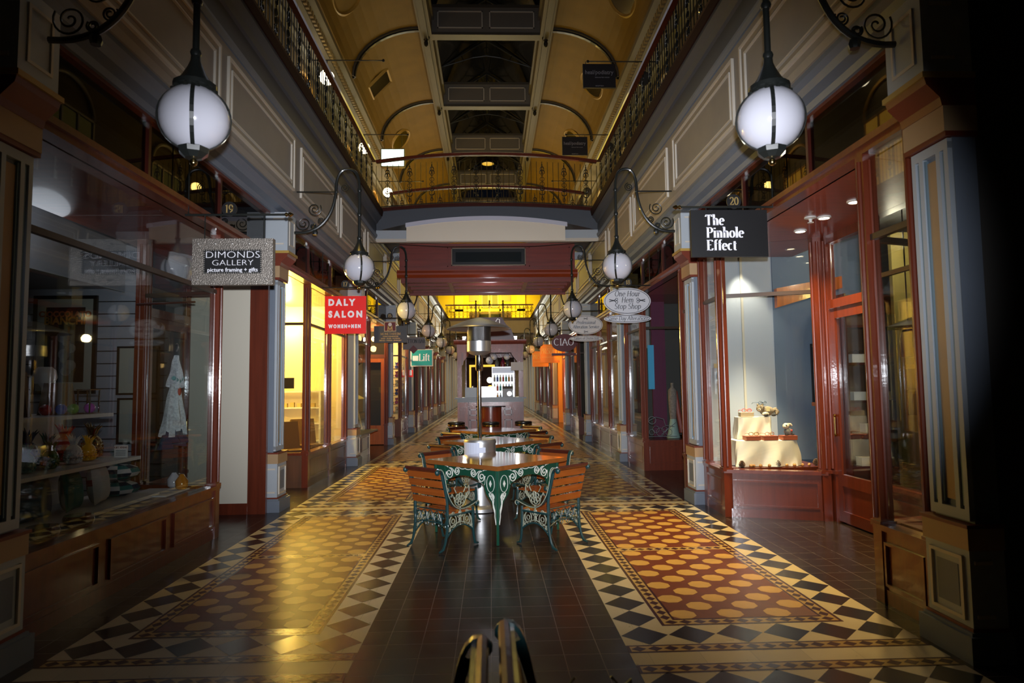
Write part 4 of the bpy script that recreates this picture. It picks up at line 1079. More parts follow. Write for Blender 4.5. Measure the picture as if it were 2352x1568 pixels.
# ================================================================== TABLES AND CHAIRS
def make_table(x, y, label):
    t = thing('cafe_table', (x, y, .004), label, 'table', 'cafe tables in the middle of the hall', rz=pi/4)
    h = .555; TZ = .79
    m = MB(); m.box(-h, h, -h, h, TZ-.035, TZ-.008); m.box(-h+.012, h-.012, -h+.012, h-.012, TZ-.008, TZ); m.box(-h+.01, h-.01, -h+.01, h-.01, TZ-.045, TZ-.035)
    build('table_top', m, TBW, t, local=True)
    lx = .475; a = lx-.008
    # leg: tapering V of two plates meeting at the corner post
    for sx in (-1, 1):
        for sy in (-1, 1):
            m = MB(); m.m(0)
            m.tube([(sx*lx,sy*lx,0),(sx*lx,sy*lx,.3),(sx*lx,sy*lx,TZ-.046)], [.016,.016,.020], 8)
            pr = [(0,.08),(.018,.20),(.04,.32),(.085,.42),(.155,.49),(.185,.56),(.18,.63),(.15,.70),(.13,.744),(0,.744)]
            m.prism([(sx*(lx-u), v) for u, v in pr], 'y', sy*lx-.006, sy*lx+.006)
            m.prism([(sy*(lx-u), v) for u, v in pr], 'x', sx*lx-.006, sx*lx+.006)
            lg = build('leg', m, GRN, t, local=True)
            m = MB()
            for ax in (0, 1):
                def P3(u, v, o=.010): return (sx*(lx-u), sy*(lx+o), v) if ax == 0 else (sx*(lx+o), sy*(lx-u), v)
                def L3(pts, r=.0045): m.tube([P3(u, v) for u, v in pts], r, 5)
                L3(arcp(.088,.60,.055,.085,0,360,20), .003)
                dm = [P3(.088,.635),P3(.070,.60),P3(.088,.565),P3(.106,.60)]; m.add(dm, [(0,1,2,3)]); m.add([P3(.088,.635,.014),P3(.070,.60,.014),P3(.088,.565,.014),P3(.106,.60,.014)], [(0,1,2,3)])
                m.add([P3(.088,.635,.014),P3(.070,.60,.014),P3(.088,.565,.014),P3(.106,.60,.014)]+dm, [(0,1,5,4),(1,2,6,5),(2,3,7,6),(3,0,4,7)])
                L3([(.06,.50),(.045,.44),(.05,.40),(.028,.34),(.030,.28),(.014,.20)], .005)
                L3([(.11,.50),(.085,.455),(.06,.43),(.05,.37),(.03,.31)], .005)
                L3([(u*.5+.05,v*.5+.235) for u, v in arcp(.03,.5,.03,.04,0,300,10)], .004)
                L3(arcp(.055,.47,.018,.022,0,330,12), .004); L3(arcp(.095,.49,.015,.02,0,330,12), .004)
            build('filigree', m, mat('white_scroll_paint', (.62,.62,.56), .45), lg, local=True)
    # arched aprons with raised scrollwork
    for ax in (0, 1):
        for sg in (-1, 1):
            m = MB(); n = 14; tp = TZ-.046
            for i in range(n):
                u0, u1 = -.33+.66*i/n, -.33+.66*(i+1)/n
                f = lambda u: .555+.095*(1-(u/.33)**2)
                v = [(u0,f(u0)),(u1,f(u1)),(u1,tp),(u0,tp)]
                m.prism(v, 'y' if ax == 0 else 'x', sg*a-.005, sg*a+.005)
            ap = build('apron', m, GRN, t, local=True)
            m = MB()
            def P4(u, v): return (u, sg*(a+.010), v) if ax == 0 else (sg*(a+.010), u, v)
            for q in (-1, 1):
                for cu, cv, R, a0, fl, tn in ((.25,.655,.058,pi/2,1,1.75),(.13,.69,.042,-pi/2,-1,1.5)):
                    m.tube([P4(q*(cu+r*cos(an)), cv+r*sin(an)) for r, an in [(R*(1-.85*i/26), a0+fl*tn*2*pi*i/26) for i in range(27)]], .0055, 5)
                m.tube([P4(q*u, v) for u, v in bez((.25,.713),(.19,.73),(.17,.66),(.13,.648),8)], .005, 5)
                m.tube([P4(q*u, v) for u, v in bez((.13,.732),(.09,.735),(.06,.70),(.0,.725),8)], .005, 5)
                m.tube([P4(q*u, v) for u, v in bez((.30,.67),(.31,.62),(.30,.585),(.29,.58),6)], .005, 5)
                m.tube([P4(q*u, v) for u, v in bez((.27,.72),(.29,.735),(.31,.73),(.33,.735),6)], .005, 5)
            build('scrollwork', m, mat('white_scroll_paint', (.62,.62,.56), .45), ap, local=True)
    return t
def arcp(cx, cy, rx, ry, a0, a1, n=12): return arc(cx, cy, rx, ry, a0, a1, n)
TX = .055; TY = (7.27, 9.72, 12.12)
tb = make_table(TX, TY[0], 'nearest square wooden cafe table with green scrolled iron legs')
copy_tree(tb, (TX, TY[1], .004), 'second square cafe table, just behind the patio heater post')
copy_tree(tb, (TX, TY[2], .004), 'third square cafe table, farthest, near the kiosk stools')

def make_chair(label):
    # local: x width, y forward (towards the table), seat on +y side, origin under the back
    t = thing('garden_chair', (0,0,.004), label, 'chair', 'slatted garden chairs at the cafe tables')
    HW = .235
    S_band = bez((-.045,.795),(.05,.80),(.02,.60),(.10,.49),9)+bez((.10,.49),(.17,.375),(.26,.355),(.46,.425),9)[1:]+bez((.46,.425),(.51,.45),(.52,.39),(.48,.385),6)[1:]
    for s in (-1, 1):
        x = s*HW
        m = MB(); m.m(0)
        # end frame: rear post, lattice panel edges
        m.tube([(x,0+u,v) for u, v in bez((.0,.74),(.045,.6),(.085,.50),(.075,.34),9)], .017, 6)
        m.tube([(x,u,v) for u, v in bez((.07,.13),(.19,.26),(.30,.26),(.435,.15),12)], .010, 6)
        m.tube([(x,u,v) for u, v in [(.43,.38),(.44,.27),(.435,.15)]], .013, 6)
        m.tube([(x,u,v) for u, v in [(.06,.335),(.43,.335)]], .012, 6)
        fr = build('end_frame', m, TEAL, t, smooth=True, local=True)
        m = MB(); m.band([(x,u,v) for u, v in S_band], [.034]*6+[.042]*13+[.034]*6 if len(S_band) == 25 else .038, .015, (1,0,0))
        m.ball((x,-.05,.765), .030, 10, .8, 1, 1); m.ball((x,.49,.405), .026, 10, .8, 1, 1)
        ar = build('armrest', m, TEAL, t, smooth=True, local=True)
        m = MB()
        for i in range(1, len(S_band)-1):
            u, v = S_band[i]; du, dv = S_band[i+1][0]-S_band[i-1][0], S_band[i+1][1]-S_band[i-1][1]; L_ = math.hypot(du, dv); nu, nv = -dv/L_*.014, du/L_*.014
            m.ball((x+s*.012, u+nu*.2, v+nv*.2), .007, 5)
        m.tube([(x+s*.022, u, v) for u, v in S_band], .005, 4)
        build('cast_ornament', m, FILI, ar, local=True)
        # filigree below the arm
        m = MB()
        for cu in (.155, .345):
            m.ring((x,cu,.275), .045, .0055, 'x', 16, 5, 1, 1.3); m.ring((x,cu,.275), .022, .005, 'x', 10, 5)
            m.ring((x,cu,.345), .018, .005, 'x', 10, 5)
        m.ball((x,.25,.335), .028, 8, .35, 1, 1.2); m.ball((x,.25,.275), .022, 8, .35, 1, 1.5)
        for q in (-1, 1):
            m.tube([(x,.25+q*u,v) for u, v in bez((.02,.30),(.05,.34),(.10,.36),(.15,.345),6)], .006, 5)
            m.tube([(x,.25+q*u,v) for u, v in bez((.015,.26),(.04,.24),(.11,.25),(.15,.20),6)], .006, 5)
            m.tube([(x,.25+q*u,v) for u, v in bez((.14,.30),(.175,.27),(.15,.23),(.17,.17),6)], .006, 5)
            m.tube(spiral((x,.25+q*.15,.205), .004, .022, 0, 1.3, 14, plane='yz', flip=q), .005, 4)
        for i in range(16):
            u, v = bez((.07,.135),(.19,.265),(.30,.265),(.435,.155),15)[i]; m.ball((x,u,v), .008, 5)
        build('filigree_panel', m, FILI, fr, local=True)
        # flower rosette above the arm
        m = MB()
        for k in range(6):
            an = k*pi/3+.3; m.ring((x,.25+.042*cos(an),.480+.042*sin(an)), .019, .0055, 'x', 10, 5)
        m.ball((x,.25,.480), .015, 8, .5, 1, 1); m.tube([(x,.25+.075*cos(radians(an)),.480+.075*sin(radians(an))) for an in range(-200, 25, 15)], .005, 5)
        for q in (-1, 1):
            m.tube([(x,.25+q*.075,.48),(x,.25+q*.11,.54),(x,.25+q*.125,.51)], .005, 5); m.tube([(x,.25+q*.05,.54),(x,.25+q*.08,.59),(x,.25+q*.06,.61)], .005, 5)
        m.tube([(x,.33,.47),(x,.38,.52),(x,.375,.60),(x,.345,.57)], .006, 5)
        m.tube([(x,.25,.405),(x,.25,.37)], .010, 5)
        build('rosette', m, FILI, fr, local=True)
        for nm, pts, rr in (('leg', bez((.075,.36),(.085,.27),(.075,.16),(.045,.07),8)+[(.02,.025),(-.03,.008)], [.016]*6+[.015,.014,.013,.016,.010]),
                            ('leg', bez((.43,.38),(.425,.27),(.43,.18),(.445,.07),8)+[(.46,.02),(.505,.008)], [.015]*6+[.014,.013,.012,.016,.010])):
            m = MB(); m.tube([(x,u,v) for u, v in pts], rr, 7); build(nm, m, TEAL, t, smooth=True, local=True)
    # back slats
    for i, (u, v) in enumerate(((.003,.722),(.026,.638),(.050,.554),(.072,.470))):
        m = MB(); m.add([(-HW,u-.018,v-.028),(HW,u-.018,v-.028),(HW,u-.004,v-.032),(-HW,u-.004,v-.032),(-HW,u-.036,v+.036),(HW,u-.036,v+.036),(HW,u-.022,v+.040),(-HW,u-.022,v+.040)],
                        [(0,3,2,1),(4,5,6,7),(0,1,5,4),(1,2,6,5),(2,3,7,6),(3,0,4,7)])
        build('back_slat', m, CHW, t, local=True)
    m = MB(); m.tube([(-HW,-.045,.785),(HW,-.045,.785)], .020, 8); m.box(-HW, HW, -.035, -.012, .758, .785); build('top_rail', m, DKW, t, local=True)
    for i in range(5):
        y = .10+i*.068
        m = MB(); m.box(-HW, HW, y, y+.055, .346, .362); build('seat_slat', m, CHW, t, local=True)
    m = MB()
    for q in range(5):
        cx = -HW+.047+q*.094
        m.ring((cx,.07,.31), .040, .005, 'y', 12, 4, 1, 1.5); m.ball((cx,.07,.31), .012, 6); m.ring((cx+.047,.07,.24), .022, .004, 'y', 10, 4)
    m.tube([(-HW,.07,.215),(-.12,.07,.26),(.12,.07,.26),(HW,.07,.215)], .007, 5); m.tube([(-HW,.07,.385),(HW,.07,.385)], .006, 5)
    build('rear_lattice', m, TEAL, t, local=True)
    return t
ch = None
OFF = .76
pos = [(-1,-1,'left','near'),(1,-1,'right','near'),(-1,1,'left','far'),(1,1,'right','far')]
for ti, ty in enumerate(TY):
    for sx, sy, a_, b_ in pos:
        lab = 'slatted wooden chair with scrolled iron ends, %s %s side of the %s table' % (b_, a_, ['nearest','second','third'][ti])
        x, y = TX+sx*.715, ty+sy*.775
        rz = math.atan2(-(TX-x), (ty-y))+sx*sy*-.0
        jit = (.04*((ti*3+sx) % 2)-.02)
        if ch is None: ch = make_chair(lab); ch.location = (x, y, .004); ch.rotation_euler = (0,0,rz)
        else: copy_tree(ch, (x, y, .004), lab, rz+jit)
# two chairs back to back right in front of the camera
copy_tree(ch, (-.080, 1.86, .004), 'chair at the bottom edge facing left, backed against another chair', pi/2, 'pair of chairs back to back at the bottom edge')
copy_tree(ch, (.081, 1.99, .004), 'chair at the bottom edge facing right, backed against another chair', -pi/2, 'pair of chairs back to back at the bottom edge')

# ================================================================== PATIO HEATER
t = thing('patio_heater', (-.15, 8.5, 0), 'stainless steel patio heater with wide dome hood standing between the tables', 'patio heater')
m = MB(); m.lathe([(.02,2.50),(.08,2.485),(.2,2.45),(.36,2.385),(.42,2.355),(.425,2.345),(.36,2.37),(.2,2.43),(.05,2.46)], 40); build('dome_hood', m, STEEL, t, smooth=True, local=True)
m = MB(); m.lathe([(.155,2.40),(.155,2.19),(.150,2.19),(.150,2.40)], 32); build('emitter_screen', m, mat('dark_heater_mesh', (.12,.12,.12), .3, metal=.9, bump=(300,.4)), t, smooth=True, local=True)
m = MB(); m.lathe([(.150,2.19),(.158,2.185),(.158,2.05),(.12,2.02),(.06,2.0)], 32); build('burner_bowl', m, STEEL, t, smooth=True, local=True)
m = MB(); m.lathe([(.050,2.0),(.052,1.82),(.045,1.80),(.03,1.795)], 20); hs = build('valve_housing', m, CHROME, t, smooth=True, local=True)
m = MB(); m.lathe([(.012,-.055),(.015,-.05)], 12, (0,0,1.88), 'y'); m.ball((0,-.052,1.88), .012, 8); build('control_knob', m, BLACK, hs, local=True)
m = MB()
for k in range(4):
    a = k*pi/2+.4; m.tube([(.15*cos(a),.15*sin(a),2.06),(.152*cos(a),.152*sin(a),2.40)], .005, 5)
build('hood_bracket', m, STEEL, t, local=True)
m = MB(); m.tube([(0,0,.90),(0,0,1.80)], .026, 16); build('pole', m, CHROME, t, smooth=True, local=True)
m = MB(); m.lathe([(.0,.925),(.20,.91),(.212,.88),(.212,.86)], 32); m.lathe([(.205,.86),(.205,.09),(.207,.09)], 32); build('tank_housing', m, STEEL, t, smooth=True, local=True)
m = MB(); m.lathe([(.24,.004),(.26,.01),(.26,.05),(.21,.09),(.05,.10)], 32); build('base', m, STEEL, t, smooth=True, local=True)
m = MB()
pts = [(-.173+.0, 0)]
E1 = [( .216*cos(a), .216*sin(a)) for a in [radians(200+i*10) for i in range(10)]]
for i in range(len(E1)-1):
    (xa, ya), (xb, yb) = E1[i], E1[i+1]
    z1 = .88 if i < 7 else .82
    m.add([(xa,ya,.66),(xb,yb,.66),(xb,yb,z1),(xa,ya,z1),(xa*.985,ya*.985,.66),(xb*.985,yb*.985,.66),(xb*.985,yb*.985,z1),(xa*.985,ya*.985,z1)],[(0,1,2,3),(5,4,7,6),(3,2,6,7),(0,4,5,1)])
build('paper_notice', m, mat('notice_paper', (.62,.66,.80), .6), t, local=True)

# ================================================================== STOOLS AND KIOSK
def stool(x, y, label):
    t = thing('bar_stool', (x, y, .001), label, 'stool', 'round stools in front of the kiosk')
    m = MB(); m.lathe([(.02,.79),(.16,.80),(.195,.785),(.20,.76),(.19,.735)], 28); build('seat', m, BLACK, t, smooth=True, local=True)
    m = MB(); m.lathe([(.192,.735),(.197,.73),(.197,.70),(.18,.695),(.05,.69)], 28); build('seat_rim', m, BRASS, t, smooth=True, local=True)
    m = MB(); m.lathe([(.05,.69),(.045,.66),(.045,.06),(.06,.05)], 16); build('pedestal', m, BLACK, t, smooth=True, local=True)
    m = MB(); m.lathe([(.21,0),(.21,.015),(.15,.035),(.05,.05)], 28); build('base', m, BLACK, t, smooth=True, local=True)
    m = MB(); m.ring((0,0,.28), .15, .010, 'z', 24, 6); m.tube([(-.15,0,.28),(.15,0,.28)], .008, 6); build('foot_ring', m, STEEL, t, local=True)
    return t
st = stool(-.80, 14.95, 'black topped round bar stool at the left corner of the kiosk')
copy_tree(st, (-.01, 14.75, .001), 'black topped round bar stool in the middle, half behind the heater pole')
copy_tree(st, (.74, 14.95, .001), 'black topped round bar stool at the right corner of the kiosk')

KY = 15.75; KX = -.01
t = thing('coffee_kiosk', (KX, KY, .002), 'tall mahogany coffee kiosk in the middle of the passage beyond the tables', 'kiosk')
def kb(m, *a): return m.box(*a)
KD = 3.2
m = MB(); m.box(-.80, .80, .0, .06, .08, 1.22); m.box(-.80,-.74,.06,KD,.08,1.22); m.box(.74,.80,.06,KD,.08,1.22); m.box(-.82,.82,-.02,.0,0,.10); build('counter_carcass', m, KIO, t, local=True)
for s in (-1, 1):
    m = MB(); m.box(s*.66-.11, s*.66+.11, -.05, .0, .1, 1.22)
    for q in (-.075,-.045,-.015,.015,.045,.075): m.box(s*.70+q*.7-.005, s*.70+q*.7+.005, -.062, -.05, .2, 1.12)
    build('fluted_corner', m, KIO, t, local=True)
    for z0, z1 in ((.20,.80),(.90,1.05)):
        m = MB(); c = s*.42
        for (a, b, e, f) in ((-.09,.09,z0,z0+.02),(-.09,.09,z1-.02,z1),(-.09,-.07,z0,z1),(.07,.09,z0,z1)): m.box(c+a, c+b, -.03, 0, e, f)
        build('panel_moulding', m, DKW, t, local=True)
m = MB(); Rr = .26
m.prism([(Rr*cos(radians(a)), -.10*abs(sin(radians(a)))) for a in range(180, 361, 12)], 'z', .05, 1.10); build('bowed_front', m, mat('glossy_red_veneer', (.16,.025,.01), .15, coat=1), t, smooth=True, local=True)
m = MB(); m.prism([(.36*cos(radians(a)), -.02-.24*abs(sin(radians(a)))) for a in range(180, 361, 12)], 'z', 1.10, 1.125); build('shelf_ledge', m, BLACK, t, local=True)
m = MB(); m.box(-.86, .86, -.10, .45, 1.30, 1.335); m.box(-.80, .80, -.03, .05, 1.22, 1.30); build('countertop', m, BLACK, t, local=True)
for (x, y) in ((-.745,.03),(.745,.03),(-.66,2.9),(.66,2.9)):
    m = MB(); m.box(x-.055, x+.055, y-.055, y+.055, 1.335, 2.42)
    for q in (-.03, 0, .03): m.box(x+q-.006, x+q+.006, y-.065, y-.055, 1.42, 2.32)
    build('column', m, KIO, t, local=True)
    m = MB(); sg = 1 if x < 0 else -1
    m.prism([(x+sg*.055,2.42),(x+sg*.055,2.12),(x+sg*.08,2.12),(x+sg*.10,2.22),(x+sg*.20,2.34),(x+sg*.24,2.42)], 'y', y-.03, y+.03); build('scroll_bracket', m, KIO, t, local=True)
m = MB()
m.box(-.81,.81,-.04,.10,2.42,2.62); m.box(-.81,-.68,.10,2.96,2.42,2.62); m.box(.68,.81,.10,2.96,2.42,2.62); m.box(-.81,.81,2.86,3.0,2.42,2.62)
m.prism([(-.04,2.62),(-.10,2.66),(-.12,2.70),(-.12,2.73),(3.05,2.73),(3.05,2.62)], 'x', -.88, .88); build('entablature', m, KIO, t, local=True)
m = MB(); m.prism([(-.62,2.73),(.62,2.73),(.52,3.02),(.40,3.12),(.30,3.30),(-.30,3.30),(-.40,3.12),(-.52,3.02)], 'y', .15, .22); sb = build('sign_board', m, mat('dark_plum_board', (.05,.012,.014), .35), t, local=True)
m = MB(); m.tube([(.10,.14,3.02),(.16,.14,3.05),(.24,.14,3.16),(.24,.14,3.24),(.19,.14,3.26),(.15,.14,3.20),(.17,.14,3.10),(.26,.14,3.06),(.34,.14,3.10)], .012, 6)
build('script_lettering', m, LETW, sb, smooth=True, local=True)
m = MB(); m.box(-.68,.68,2.80,2.86,1.0,2.42); build('rear_screen', m, mat('matte_dark_screen', (.022,.012,.010), .85, spec=.1), t, local=True)
for (x0, x1, z0, z1) in ((-.62,-.25,1.4,2.2),(-.2,.0,1.45,2.2)):
    pass
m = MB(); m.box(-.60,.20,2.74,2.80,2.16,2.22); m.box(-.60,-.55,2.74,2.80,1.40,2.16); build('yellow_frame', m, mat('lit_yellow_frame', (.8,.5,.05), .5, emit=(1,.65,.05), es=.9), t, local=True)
# things in the kiosk
def kthing(name, mbs, x, y, z, label, cat, group=None):
    tt = thing(name, (KX+x, KY+y, z), label, cat, group)
    for nm, m_, mt in mbs: build(nm, m_, mt, tt, smooth=True, local=True)
    return tt
b = MB(); b.box(-.20,.20,-.15,.15,0,.26); c = MB(); c.box(-.20,.19,-.165,-.15,.03,.23)
kthing('pastry_cabinet', [('casing', b, STEEL), ('front_panel', c, mat('glowing_white_panel', (.9,.9,.95), .4, emit=(1,1,1), es=.9))], -.06, .22, 1.338, 'white glowing cabinet on the kiosk counter beside the heater pole', 'cabinet')
b = MB(); b.box(-.18,.18,-.15,.15,0,.24); kthing('coffee_machine', [('body', b, mat('grey_machine', (.10,.12,.15), .35)), ('group_head', (lambda q: (q.lathe([(.03,.24),(.03,.27),(.05,.28)], 12), q)[1])(MB()), STEEL)], -.44, .22, 1.338, 'low grey coffee machine at the left of the kiosk counter', 'coffee machine')
b = MB(); b.prism([(-.15,0),(.15,0),(.12,.22),(-.02,.26),(-.15,.2)], 'x', -.12, .12); c = MB(); c.lathe([(.06,-.16),(.06,-.12)], 16, (.04,0,.08), 'y')
kthing('cash_register', [('body', b, mat('grey_till', (.12,.12,.13), .4)), ('drawer_dial', c, STEEL)], .42, .24, 1.338, 'grey cash register at the right of the kiosk counter', 'till')
# fridge with bottles
tt = thing('display_fridge', (KX+.34, KY+1.6, .003), 'tall lit white display fridge full of bottles inside the kiosk', 'fridge')
b = MB(); b.box(-.30,.30,0,.45,0,2.12); build('cabinet', b, STEEL, tt, local=True)
b = MB(); b.box(-.27,.27,-.02,0,1.20,1.92); build('lit_interior', b, mat('fridge_glow', (.8,.85,.9), .5, emit=(.85,.95,1), es=.8), tt, local=True)
b = MB(); b.box(-.29,.29,-.03,0,1.95,2.10); build('header_panel', b, mat('pale_header', (.4,.42,.48), .4, emit=(.6,.65,.8), es=.3), tt, local=True)
bc = [(.02,.25,.22),(.5,.05,.03),(.3,.28,.06),(.05,.08,.3),(.35,.35,.38),(.6,.25,.03)]
src = {}
for r_ in range(3):
    b = MB(); b.box(-.27,.27,-.12,-.02,1.24+r_*.24-.012,1.24+r_*.24); build('shelf', b, STEEL, tt, local=True)
    for i in range(7):
        ci = (i*5+r_*2) % 6; key = ci
        x, y, z = KX+.34-.23+i*.077, KY+1.6-.07, 1.243+r_*.24+.003
        lab = '%s bottle on the %s fridge shelf, %s in the row' % (['green','red','olive','blue','silver','amber'][ci], ['lower','middle','upper'][r_], ['first','second','third','fourth','fifth','sixth','last'][i])
        if key not in src:
            b = MB(); b.lathe([(.024,0),(.026,.01),(.026,.10),(.010,.14),(.010,.175),(.013,.18)], 12)
            o = build('bottle', b, mat('bottle_glass_%d' % ci, bc[ci], .15), None, smooth=True); o['label'] = lab; o['category'] = 'bottle'; o['group'] = 'bottles in the kiosk fridge'; o.location = (x, y, z); src[key] = o
        else:
            o = src[key].copy(); COL.objects.link(o); o.location = (x, y, z); o['label'] = lab; o['group'] = 'bottles in the kiosk fridge'
# big bottles on top of the fridge
for i, (x, c_, nm) in enumerate(((.18,(.10,.10,.09),'grey'),(.34,(.16,.01,.03),'dark red'),(.47,(.05,.05,.05),'black'))):
    b = MB(); b.lathe([(.055,0),(.06,.02),(.06,.13),(.02,.20),(.018,.26),(.022,.27)], 16, (KX+x, KY+1.75, 2.124)); single('bottle', b, mat('big_bottle_%d' % i, c_, .2), 'large %s bottle standing on top of the kiosk fridge' % nm, 'bottle', 'large bottles on the fridge', smooth=True)
b = MB(); b.lathe([(.10,0),(.12,.05),(.14,.12),(.12,.20),(.06,.23)], 18); b2 = MB(); b2.ball((0,0,.32), .10, 16)
for i, (x, y, z, r, lab) in enumerate(((-.02,1.2,2.28,.10,'round white globe lamp hanging inside the kiosk, middle one'),(.10,.5,2.34,.08,'round white globe lamp under the kiosk canopy, left of the right pair'),(.42,.5,2.34,.08,'round white globe lamp under the kiosk canopy, near the right column'))):
    tt = thing('pendant_lamp', (KX+x, KY+y, z), lab, 'lamp', 'globe lamps in the kiosk')
    b = MB(); b.ball((0,0,0), r, 16); build('globe', b, OPAL, tt, smooth=True, local=True)
    b = MB(); b.tube([(0,0,r),(0,0,2.62-z)], .006, 6); build('cord', b, BLACK, tt, local=True)
m = MB(); m.box(-.70,.70,.10,2.9,2.60,2.62); build('canopy_ceiling', m, DKW, t, local=True)
for i, (x, z, c_, nm) in enumerate(((-.02,1.78,(1,.95,.8),'white'),(-.01,1.55,(1,.45,.03),'orange'),(-.22,1.48,(1,.7,.2),'pale yellow'))):
    b = MB(); b.ball((KX+x, KY+2.6, z+.0), .085 if i < 2 else .06, 16, 1, .6, 1)
    tt = single('glass_lantern', b, mat('lantern_glow_%d' % i, c_, .4, emit=c_, es=2.2), '%s glowing glass lantern on the kiosk back wall' % nm, 'lamp', smooth=True)
m = MB(); m.box(-.45,.10,2.45,2.74,1.40,1.42); build('back_shelf', m, DKW, t, local=True)
b = MB(); b.box(KX+.50, KX+.80, KY-.075, KY-.062, 1.98, 2.18); o = single('menu_card', b, mat('menu_card', (.35,.33,.36), .5), 'grey menu card hanging at the upper right column of the kiosk', 'sign')
light('POINT', (KX-.3, KY+1.0, 2.5), 2.5, (1, .9, .75), .1)
light('POINT', (KX, KY-.4, 3.9), 10, (.9, .92, 1), .3)

# ================================================================== PICTURE FRAMING SHOP WINDOW (left)
SX = -3.35
def shelf(z, y0, y1, label, x0=-3.95, x1=-3.33):
    m = MB(); m.box(x0, x1, y0, y1, z-.03, z); return single('display_shelf', m, WHITE, label, 'shelf', 'white shelves in the picture shop window')
m = MB(); m.box(-3.985, -3.955, 4.3, 6.15, .545, 1.37); single('display_back_board', m, WHITE, 'white upright board behind the pineapple vases', 'board')
shelf(1.40, 4.3, 5.85, 'topmost white shelf carrying glass pots and paper bags')
shelf(.975, 4.3, 6.32, 'middle white shelf carrying the row of pineapple vases')
shelf(.575, 4.3, 6.68, 'lowest white shelf carrying patterned cushions')
m = MB(); m.box(-3.95, -3.06, 4.3, 7.10, .50, .54); struct('floor_window_display', m, mat('window_bed_paint', (.22,.23,.26), .6))
m = MB()
for y in (4.4, 6.05): m.box(-3.94,-3.90, y, y+.04, .54, 1.37); m.box(-3.42,-3.38, y, y+.04, .54, .95)
for z in (.56, .96): pass
def pineapple(x, y, h, col, nm, rough=.12, metal=0):
    tt = thing('pineapple_vase', (x, y, .977), nm, 'vase', 'ceramic pineapple vases')
    mt = mat('glaze_'+nm.split()[0]+('_m' if metal else ''), col, rough, metal=metal, coat=1 if not metal else 0)
    b = MB(); R = h*.25; n = 20; prof = [(.6,0),(.85,.03),(1.0,.2),(1.0,.35),(.85,.5),(.5,.60),(.38,.62)]
    for i, (r, z) in enumerate(prof): pass
    b.lathe([(R*r, h*z) for r, z in prof], n)
    for j in range(6):
        for k in range(10):
            a = 2*pi*(k+.5*(j % 2))/10; z = h*(.08+.08*j); rr = R*(1.0 if j in (1,2,3) else .9 if j in (0,4) else .72)
            b.ball((rr*cos(a), rr*sin(a), z), R*.16, 6)
    build('body', b, mt, tt, smooth=True, local=True)
    b = MB()
    for k in range(13):
        a = k*2.4; ln = h*(.24+.16*((k*7) % 5)/5); sp = R*(.9 if k % 2 else .45)
        p0 = (R*.25*cos(a), R*.25*sin(a), h*.60); p1 = (sp*.6*cos(a), sp*.6*sin(a), h*.60+ln*.6); p2 = (sp*1.1*cos(a), sp*1.1*sin(a), h*.60+ln)
        b.tube([p0, p1, p2], [R*.12, R*.13, R*.02], 5)
    build('leaf_crown', b, mt, tt, smooth=True, local=True)
for args in ((-3.52,5.06,.24,(.02,.22,.24),'turquoise pineapple vase at the left end of the shelf'),(-3.74,5.38,.34,(.01,.02,.14),'navy pineapple vase behind the green one'),
             (-3.54,5.36,.24,(.06,.18,.03),'green pineapple vase in front of the navy one'),(-3.78,5.68,.28,(.01,.15,.14),'teal pineapple vase behind the white one'),
             (-3.56,5.68,.26,(.62,.62,.62),'white pineapple vase near the middle of the shelf'),(-3.80,5.93,.34,(.62,.02,.01),'red pineapple vase behind the yellow one'),
             (-3.58,5.92,.24,(.75,.38,.01),'yellow pineapple vase in front of the red one')): pineapple(*args)
pineapple(-3.70, 6.17, .34, (.45,.36,.20), 'golden metallic pineapple vase beside the small price card', .15, 1)
m = MB(); m.box(-3.48,-3.36,6.14,6.15,.978,1.09)
o = single('price_card', m, WHITE, 'small white printed price card at the end of the pineapple shelf', 'card')
tx, w_ = sans_text('GIFT IDEAS', .017); put_text(tx, w_, 0, -.006, .085); build('print', tx, INK, o, local=True)
m = MB()
for i in range(4): m.box(-.045, .045, -.0065, -.005, .02+i*.014, .024+i*.014)
build('print', m, INK, o, local=True)
# cushions
def cushion(x, y, z, w, h, th, rx, rz, cols, label, pat):
    tt = thing('cushion', (x, y, z), label, 'cushion', 'patterned cushions on the lowest shelf', rz=rz)
    n = 12; b = MB(); vs = []
    def P5(u, v, sd):
        e = (1-abs(u)**3)*(1-abs(v)**3); pin = 1-.06*(1-abs(u*v))*(abs(u)+abs(v))/2
        X_, Z_ = u*w/2*pin, v*h/2*pin; Y_ = sd*th/2*max(0, e)**.5
        return (X_, Y_*cos(rx)-(Z_)*sin(rx), (Z_)*cos(rx)+h/2*cos(rx)+th/2*sin(rx)+Y_*sin(rx))
    for sd in (-1, 1):
        for i in range(n):
            for j in range(n):
                u0, u1, v0, v1 = -1+2*i/n, -1+2*(i+1)/n, -1+2*j/n, -1+2*(j+1)/n
                b.m(pat(i, j) if sd < 0 else 0).add([P5(u0,v0,sd),P5(u1,v0,sd),P5(u1,v1,sd),P5(u0,v1,sd)], [(0,1,2,3)])
    build('cover', b, [mat('fabric_%d' % hash(c), c, .9) if False else mat('fabric_%s' % '_'.join(str(int(q*100)) for q in c), c, .9) for c in cols], tt, smooth=True, local=True)
SL, WH_, RD, TL, YL, NV_ = (.04,.07,.11), (.5,.5,.5), (.35,.03,.05), (.02,.14,.14), (.55,.32,.02), (.01,.02,.05)
def cross(i, j):
    a, b_ = i % 6, j % 6
    return 1 if (a in (2,3) and 1 <= b_ <= 4) or (b_ in (2,3) and 1 <= a <= 4) else 0
def tri(i, j): return (1 if (i % 4) > (j % 4) else (2 if (i % 8) < 4 else 0))
def redx(i, j): return 1 if (i in (0,1,9,10) and 5 <= j <= 8) or (j in (6,7) and i in (2,8,11)) or (i in (4,5) and j < 2) else 0
